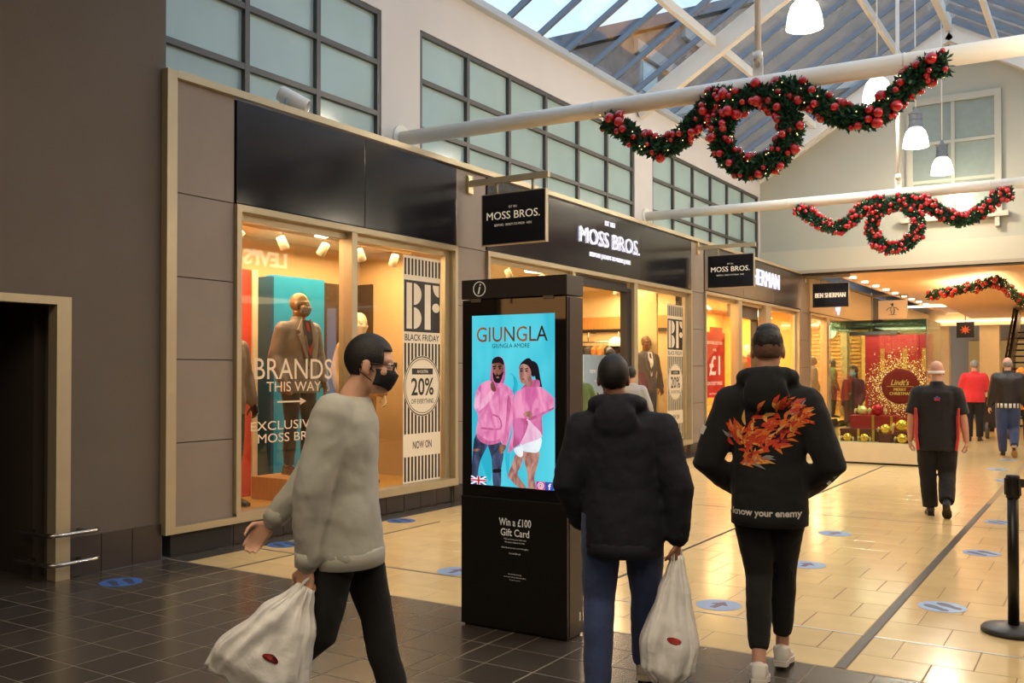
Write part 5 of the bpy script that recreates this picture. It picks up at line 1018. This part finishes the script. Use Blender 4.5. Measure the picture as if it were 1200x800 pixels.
# ---- mannequins
mgold = M('mangold', '#8a6a3e', .35, spec=.6, metal=.3); mbrown = M('manbrown', '#6b3f28', .3); mpale = M('manpale', '#cdb79a', .45); mblack = M('manblack', '#221c1a', .3)
tanc = cloth('tancoat', '#6f6258', .55, var=.15); lapc = cloth('lapelcoat', '#857668', .55); suit = cloth('suitblue', '#3d3d49', .85); darkt = cloth('darktrouser', '#18161a', .9); shoebr = M('shoebrown', '#5a3220', .25)
def jkt(root, up, J, shirt, tie=None, lap=None):
    """shirt front, tie and lapels on the chest"""
    fy = lambda u, v: .105+.065*min(1, max(0, (1.5-v)/.2))-.6*u*u
    f_ = lambda dy: (lambda u, v: (u, fy(u, v)+dy, v))
    B().prism([(-.06, 1.475), (.06, 1.475), (.035, 1.3), (.012, 1.08), (-.012, 1.08), (-.035, 1.3)], f_(-.02), (0, .022, 0)).build('shirt_front', shirt, up, False, False)
    if tie: B().prism([(-.014, 1.45), (.014, 1.45), (.026, 1.2), (0, 1.13), (-.026, 1.2)], f_(.0), (0, .012, 0)).build('tie', tie, up, False, False)
    if lap:
        for s_ in (-1, 1): B().prism([(s_*.05, 1.49), (s_*.115, 1.38), (s_*.09, 1.35), (s_*.115, 1.33), (s_*.016, 1.06), (s_*.036, 1.28)], f_(-.01), (0, .022, 0)).build('lapel', lap, up, False, False)
        for z in (1.02, .92): B().ball((.012, fy(0, z)+.004, z), .009, 8, 6).build('button', darkm, up, True, False)
mp = dict(wl=(-.24, .08, .9), wr=(.24, .08, .9), er=(.25, -.03, 1.13), el=(-.25, -.03, 1.13))
white_s = M('shirtwhite', '#ece4d6', .7)
r_, up, J = figure('mannequin', 'mannequin', 'mannequin in tan coat and face mask standing on wooden block', (-7.1, 7.07, .49), -1.72, 1.88, dict(mp, hyaw=.55), mgold, dict(name='coat', mat=tanc, hem=.78, w=1.04, hemw=(.2, .16), collar=True, sleeve=(.085, .07, .055)), dict(mat=darkt, r=(.095, .066, .052)), (shoebr, shoebr)); jkt(r_, up, J, M('darkshirt', '#22252e', .7), M('redscarf', '#a02a22', .7), lapc); mask(r_, J, M('maskpat', '#77706a', .8, var=.9, vscale=60))
r_, up, J = figure('mannequin', 'mannequin', 'mannequin in brown leather coat cut off by the window\'s left frame', (-7.12, 6.12, .27), -1.65, 1.9, dict(mp, wr=(.27, .1, .95)), mblack, dict(name='coat', mat=cloth('coatbrown', '#5b4736', .6), hem=.8, w=1.05), dict(mat=darkt), (shoeb, shoeb)); jkt(r_, up, J, white_s)
r_, up, J = figure('mannequin', 'mannequin', 'gold headed mannequin behind the passing walker\'s head', (-7.35, 8.28, .27), -1.9, 1.97, mp, mpale, dict(name='jacket', mat=cloth('beigejkt', '#b58a56', .8), hem=.85), dict(mat=cloth('beigetr', '#a57a45', .9)), (shoebr, shoebr), near=False); jkt(r_, up, J, white_s)
r_, up, J = figure('mannequin', 'mannequin', 'mannequin in grey three piece suit with dark tie by far banner', (-7.05, 15.62, .27), -2.15, 1.93, dict(mp, wr=(.2, .12, .92)), mbrown, dict(name='suit_jacket', mat=suit, hem=.84, w=1.02, sleeve=(.082, .07, .052)), dict(mat=suit, r=(.1, .075, .062)), (shoebr, shoebr)); jkt(r_, up, J, white_s, darkm, cloth('suitlap', '#4a4a57', .8))
r_, up, J = figure('mannequin', 'mannequin', 'dark mannequin with white cap just inside the shop doorway', (-7.75, 15.82, .01), -.6, 2.16, mp, mblack, dict(name='shirt', mat=cloth('creamshirt', '#d8cdb8', .9), hem=.85), dict(mat=darkt), (shoeb, shoeb), ('beanie', white_s), near=False)
r_, up, J = figure('mannequin', 'mannequin', 'shorter dark mannequin in black jacket beside the white capped one', (-7.55, 15.15, .01), -.5, 1.98, mp, mblack, dict(name='jacket', mat=blk, hem=.85), dict(mat=darkt), (shoeb, shoeb), None, near=False)
r_, up, J = figure('mannequin', 'mannequin', 'pale mannequin in brown coat and red top behind the hoodie man', (-7.15, 21.55, .2), -2.3, 1.98, mp, mpale, dict(name='coat', mat=cloth('coatbrown2', '#6b4a2a', .9), hem=.8, w=1.1, hood=True), dict(mat=den_), (shoeb, shoeb), None, near=False); jkt(r_, up, J, M('redtop', '#c8281f', .8))
figure('mannequin', 'mannequin', 'mannequin in grey jeans behind the red price poster', (-7.2, 18.75, .2), -1.2, 1.85, mp, mpale, dict(mat=darkt, hem=.85), dict(mat=cloth('greyjean', '#6e6a66', .9)), (shoebr, shoebr), None, near=False)
figure('mannequin', 'mannequin', 'mannequin in dark suit in the farther window before the slatted wall', (-7.3, 27.9, .1), -1.0, 1.9, mp, mblack, dict(mat=cloth('charcoal', '#2c2a30', .9), hem=.8), dict(mat=darkt), (shoeb, shoeb), None, near=False)
figure('mannequin', 'mannequin', 'headless looking mannequin in olive green jacket near globe lamp', (-7.4, 30.6, .1), -1.0, 1.85, mp, mblack, dict(mat=cloth('olive', '#3c4a2a', .9), hem=.8), dict(mat=darkt), (shoeb, shoeb), None, near=False)
# ---- window dressing
tag(BX(-7.35, -6.85, 6.66, 7.62, .262, .488).build('display_block', orangewood, bevel=.004), 'low wooden block under the tan coated mannequin', 'plinth')
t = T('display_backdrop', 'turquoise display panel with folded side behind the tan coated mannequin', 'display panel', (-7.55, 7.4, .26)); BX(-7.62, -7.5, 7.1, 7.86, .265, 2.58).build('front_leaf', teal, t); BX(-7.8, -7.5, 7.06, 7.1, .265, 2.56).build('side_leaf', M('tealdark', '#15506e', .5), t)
for z in (1.3, 1.9, 2.25): B().prism([(7.5, z), (7.66, z+.1), (7.5, z+.2)], lambda u, v: (-7.5, u, v), (.004, 0, 0)).build('chevron', M('teal2', '#15909f', .4), t)
t = T('display_backdrop', 'red orange display panel with arrow rows at the window\'s left side', 'display panel', (-7.55, 6.4, .26)); BX(-7.6, -7.5, 6.05, 6.79, .265, 2.6).build('leaf', redm, t); BX(-7.58, -7.48, 6.79, 6.86, .265, 2.6).build('white_edge', M('edgew', '#efd9b0', .6), t)
for i in range(22): z = .5+i*.095; B().prism([(6.6, z), (6.66, z+.02), (6.6, z+.04)], lambda u, v: (-7.5, u, v), (.004, 0, 0)).build('arrow_mark', M('arrowdk', '#8f2a1a', .6), t)
tag(BX(-7.95, -7.85, 7.98, 8.5, .265, 2.6).build('display_backdrop', M('bronzep', '#3b2c1e', .4, var=.4, vscale=20)), 'dark bronze patterned display panel right of the turquoise one', 'display panel')
tag(BX(-8.1, -7.86, 9.085, 9.115, 1.5, 2.65).build('wall_picture', M('picdark', '#3a2c20', .5)), 'dark framed picture on the tan side wall of the first window', 'picture')
def track(x, y0, y1, z, label, n, seed):
    t = T('track_light', label, 'track light', (x, (y0+y1)/2, z)); BX(x-.02, x+.02, y0, y1, z, z+.035).build('track', M('trackw', '#d9c6a8', .5), t); rr = random.Random(seed)
    for i in range(n):
        y = y0+(i+.5)*(y1-y0)/n; R = Euler((rr.uniform(.4, .8), 0, rr.uniform(-.6, 2.2))).to_matrix(); q = B(); q.tube([(x, y, z), (x, y, z-.06)], .012, 8); q.lathe([(.01, -.07), (.045, -.065), (.05, .07), (.04, .075)], (x, y, z-.1), 14, R@Matrix.Rotation(pi, 3, 'X')); h_ = q.build('spot_head', M('trackw', '#d9c6a8', .5), t, True)
        B().lathe([(.038, .074), (.002, .077)], (x, y, z-.1), 14, R@Matrix.Rotation(pi, 3, 'X')).build('spot_lens', E('spotlens', '#ffe2ae', 6), h_)
track(-7.1, 5.95, 8.9, 2.96, 'white ceiling track with spot heads inside the first window', 5, 2); track(-7.2, 14.4, 16.5, 3.05, 'white ceiling track with spot heads above the grey suit', 3, 3); track(-7.3, 10.0, 13.8, 3.05, 'white ceiling track with spot heads above the doorway', 4, 4)
t = T('ceiling_light', 'round lit ceiling lamp inside the menswear doorway', 'ceiling light', (-7.5, 12.8, 3.1)); B().lathe([(.22, 3.1), (.22, 3.14), (.01, 3.14)], (-7.5, 12.6, 0), 28).build('diffuser', down_em, t)
for i, (y0, y1, s1) in enumerate(((17.6, 19.1, 'row of bright tilted ceiling lights over the red price poster'), (21.6, 23.4, 'row of bright tilted ceiling lights over the second yellow window'))):
    t = T('light_row', s1, 'ceiling light', (-7.3, (y0+y1)/2, 3.05)); BX(-7.32, -7.28, y0, y1, 3.06, 3.1).build('rail', M('trackw', '#d9c6a8', .5), t)
    for k_ in range(6): y = y0+(k_+.4)*(y1-y0)/6; B().bar((-7.3, y, 3.05), (-7.12, y+.12, 2.86), .1, .03).build('lit_fin', E('litfin', '#ffe6b8', 5), t)
for i, (a, b_) in enumerate(((0, 0), )):
    t = T('clothes_rail', 'metal rail of hanging jackets against the back wall inside the doorway', 'clothes rail', (-8.4, 16.35, 0)); B().tube([(-9.4, 16.35, 2.12), (-7.9, 16.35, 2.12)], .016, 10).build('bar', chrome, t, True)
    for x in (-9.3, -8.6, -7.95): B().tube([(x, 16.35, 2.12), (x, 16.35, 2.3), (x, 16.65, 2.3)], .012, 8).build('wall_bracket', chrome, t, True)
cols = ['#c7812f', '#c7812f', '#2e2a28', '#3b3833', '#26231f', '#443f36', '#b87430', '#c98536', '#2a2725', '#31363a']
for i in range(10):
    x = -9.25+i*.14; t = T('hanging_jacket', ['amber', 'ochre', 'black', 'charcoal', 'ink black', 'olive grey', 'tawny', 'gold brown', 'soot black', 'slate'][i]+' jacket hanging on the rail inside the doorway', 'jacket', (x, 16.35, 2.12), 0, 'jackets on the rail')
    b = B(); b.loft([[(sx*.035*w_, sy*wd, z) for sx, sy in ((-1, -.8), (1, -.8), (1.2, 0), (1, .8), (-1, .8), (-1.2, 0))] for z, wd, w_ in ((-.75, .22, 1.1), (-.3, .22, 1), (-.14, .24, 1), (-.07, .1, .7))]); b.build('garment', cloth('garm%d' % i, cols[i], .9), t, False, False)
    B().tube([(0, 0, -.07), (0, 0, -.0), (0, .02, .02), (0, .0, .03)], .004, 6).build('hanger_hook', chrome, t, False, False)
t = T('sale_board', 'pale blue sign board on a stand inside the doorway', 'sign board', (-7.1, 13.7, 0)); BX(-7.12, -7.08, 13.3, 14.35, 1.17, 1.82).build('board', M('paleblue', '#8ea4b4', .5), t); BX(-7.13, -7.07, 13.75, 13.8, .0, 1.2).build('stand', chrome, t)
TXT('new season', whitepl, t, (-7.08, 13.8, 1.55), ys_, h=.06, depth=.002); TXT('in store', whitepl, t, (-7.08, 13.8, 1.4), ys_, h=.05, depth=.002)
t = T('globe_lamp', 'glowing round globe lamp before the slatted wall in farther shop', 'lamp', (-7.8, 32.0, 2.85)); B().ball((-7.8, 31.9, 2.85), .22, 20, 14).build('globe', E('globe', '#ffe3ac', 3.5), t, True); B().tube([(-7.8, 31.9, 3.06), (-7.8, 31.9, 3.12)], .012, 8).build('cord', blackm, t)
for i in range(3): tag(B().lathe([(.1, 3.05), (.1, 3.1), (.01, 3.1)], (-7.6, 25.8+i*2.2, 0), 16).build('ceiling_light', down_em), ('first', 'second', 'third')[i]+' small round lamp in the farther shop ceiling', 'ceiling light', 'ceiling lamps of the farther shop')
# ---- things far along the mall
t = T('escalator', 'escalator with dark glass side climbing at the far right', 'escalator', (-2.2, 30, 0)); tm = M('escal', '#3b362f', .35, metal=.3)
for x in (-2.62, -1.72):
    B().prism([(29.2, 0), (30.2, 0), (36.4, 3.3), (36.4, 3.6), (35.3, 3.6), (29.2, .35)], lambda u, v: (x, u, v), (.1, 0, 0)).build('truss', tm, t)
    B().prism([(29.3, .35), (30.0, .42), (35.0, 3.1), (35.0, 3.95), (29.9, 1.28), (29.3, 1.15)], lambda u, v: (x+.04, u, v), (.015, 0, 0)).build('glass_side', GLASS('escglass', '#7f8f86', base=.1), t); B().tube([(x+.05, 29.25, .45), (x+.05, 29.1, .8), (x+.05, 29.3, 1.17), (x+.05, 29.95, 1.3), (x+.05, 35.0, 3.97)], .035, 8).build('handrail', blackm, t)
for i in range(15): BX(-2.52, -1.72, 29.9+i*.37, 30.3+i*.37, -.0+i*.2, .05+i*.2).build('step', tm, t)
leafm = M('leafdark', '#24331a', .5, var=.3)
def plant(x, y, label, seed):
    t = T('potted_plant', label, 'plant', (x, y, 0)); rr = random.Random(seed); B().lathe([(.2, 0), (.28, .45), (.26, .45), (.24, .4), (.01, .4)], (x, y, 0), 20).build('pot', M('potdk', '#2c2724', .5), t); q = B()
    for i in range(160):
        a = rr.random()*2*pi; e_ = rr.uniform(.2, 1.4); ln = rr.uniform(.35, .85); d = V((cos(a)*cos(e_), sin(a)*cos(e_), sin(e_))); s1 = d.cross(V((0, 0, 1))).normalized()*.035; p = V((x, y, .45))
        q.add([p, p+d*ln*.5+s1, p+d*ln+V((0, 0, -.12)), p+d*ln*.5-s1], [(0, 1, 2, 3)])
    q.build('leaves', leafm, t)
plant(-2.72, 27.2, 'dark leafy potted plant right of the man in red shirt', 3); plant(-3.6, 28.6, 'second dark leafy potted plant behind the man in red shirt', 6)
t = T('hanging_screen', 'black hanging screen showing a red orange star far down the mall', 'screen', (-5.0, 43, 3.3)); BX(-5.36, -4.7, 43, 43.08, 2.95, 3.6).build('casing', blackm, t); B().prism([((.22 if a % 2 == 0 else .09)*cos(a*pi/8+pi/2)-5.03, (.2 if a % 2 == 0 else .08)*sin(a*pi/8+pi/2)+3.27) for a in range(16)], lambda u, v: (u, 42.995, v), (0, .004, 0)).build('star', E('starem', '#e0562a', 1.2), t); B().tube([(-5.03, 43.04, 3.6), (-5.03, 43.04, 4.02)], .02, 8).build('pole', blackm, t)
garland('tinsel_garland', 'purple tinsel strand lying on the floor beyond the red shirt man', 'tinsel', [(-4.1, 33.6, .08), (-3.8, 34.0, .09), (-3.5, 34.2, .08), (-3.1, 34.8, .08)], .1, 300, 4, [.03], seed=12, nlight=4)
pt = M('purple', '#3a2d8c', .5)
for o in COL.objects:
    if o.parent and o.parent.name.startswith('tinsel_garland') and o.name.startswith(('foliage', 'core')): o.data.materials.clear(); o.data.materials.append(pt)
t = T('cleaning_cart', 'dark cleaning cart with a wheel beside the red shirt man', 'cart', (-2.2, 24.6, 0)); BX(-2.45, -1.9, 24.3, 25.0, .25, .95).build('body', M('cartdk', '#241f1c', .5), t); B().tube([(-2.45, 24.3, .9), (-2.5, 24.2, 1.15), (-1.9, 24.2, 1.15), (-1.9, 24.3, .9)], .02, 8).build('handle', chrome, t)
for x in (-2.4, -1.95): B().lathe([(.02, -.03), (.19, -.03), (.19, .03), (.02, .03)], (x, 24.35, .19), 22, Matrix.Rotation(pi/2, 3, 'Y')).build('wheel', M('wheelg', '#57524d', .6), t)
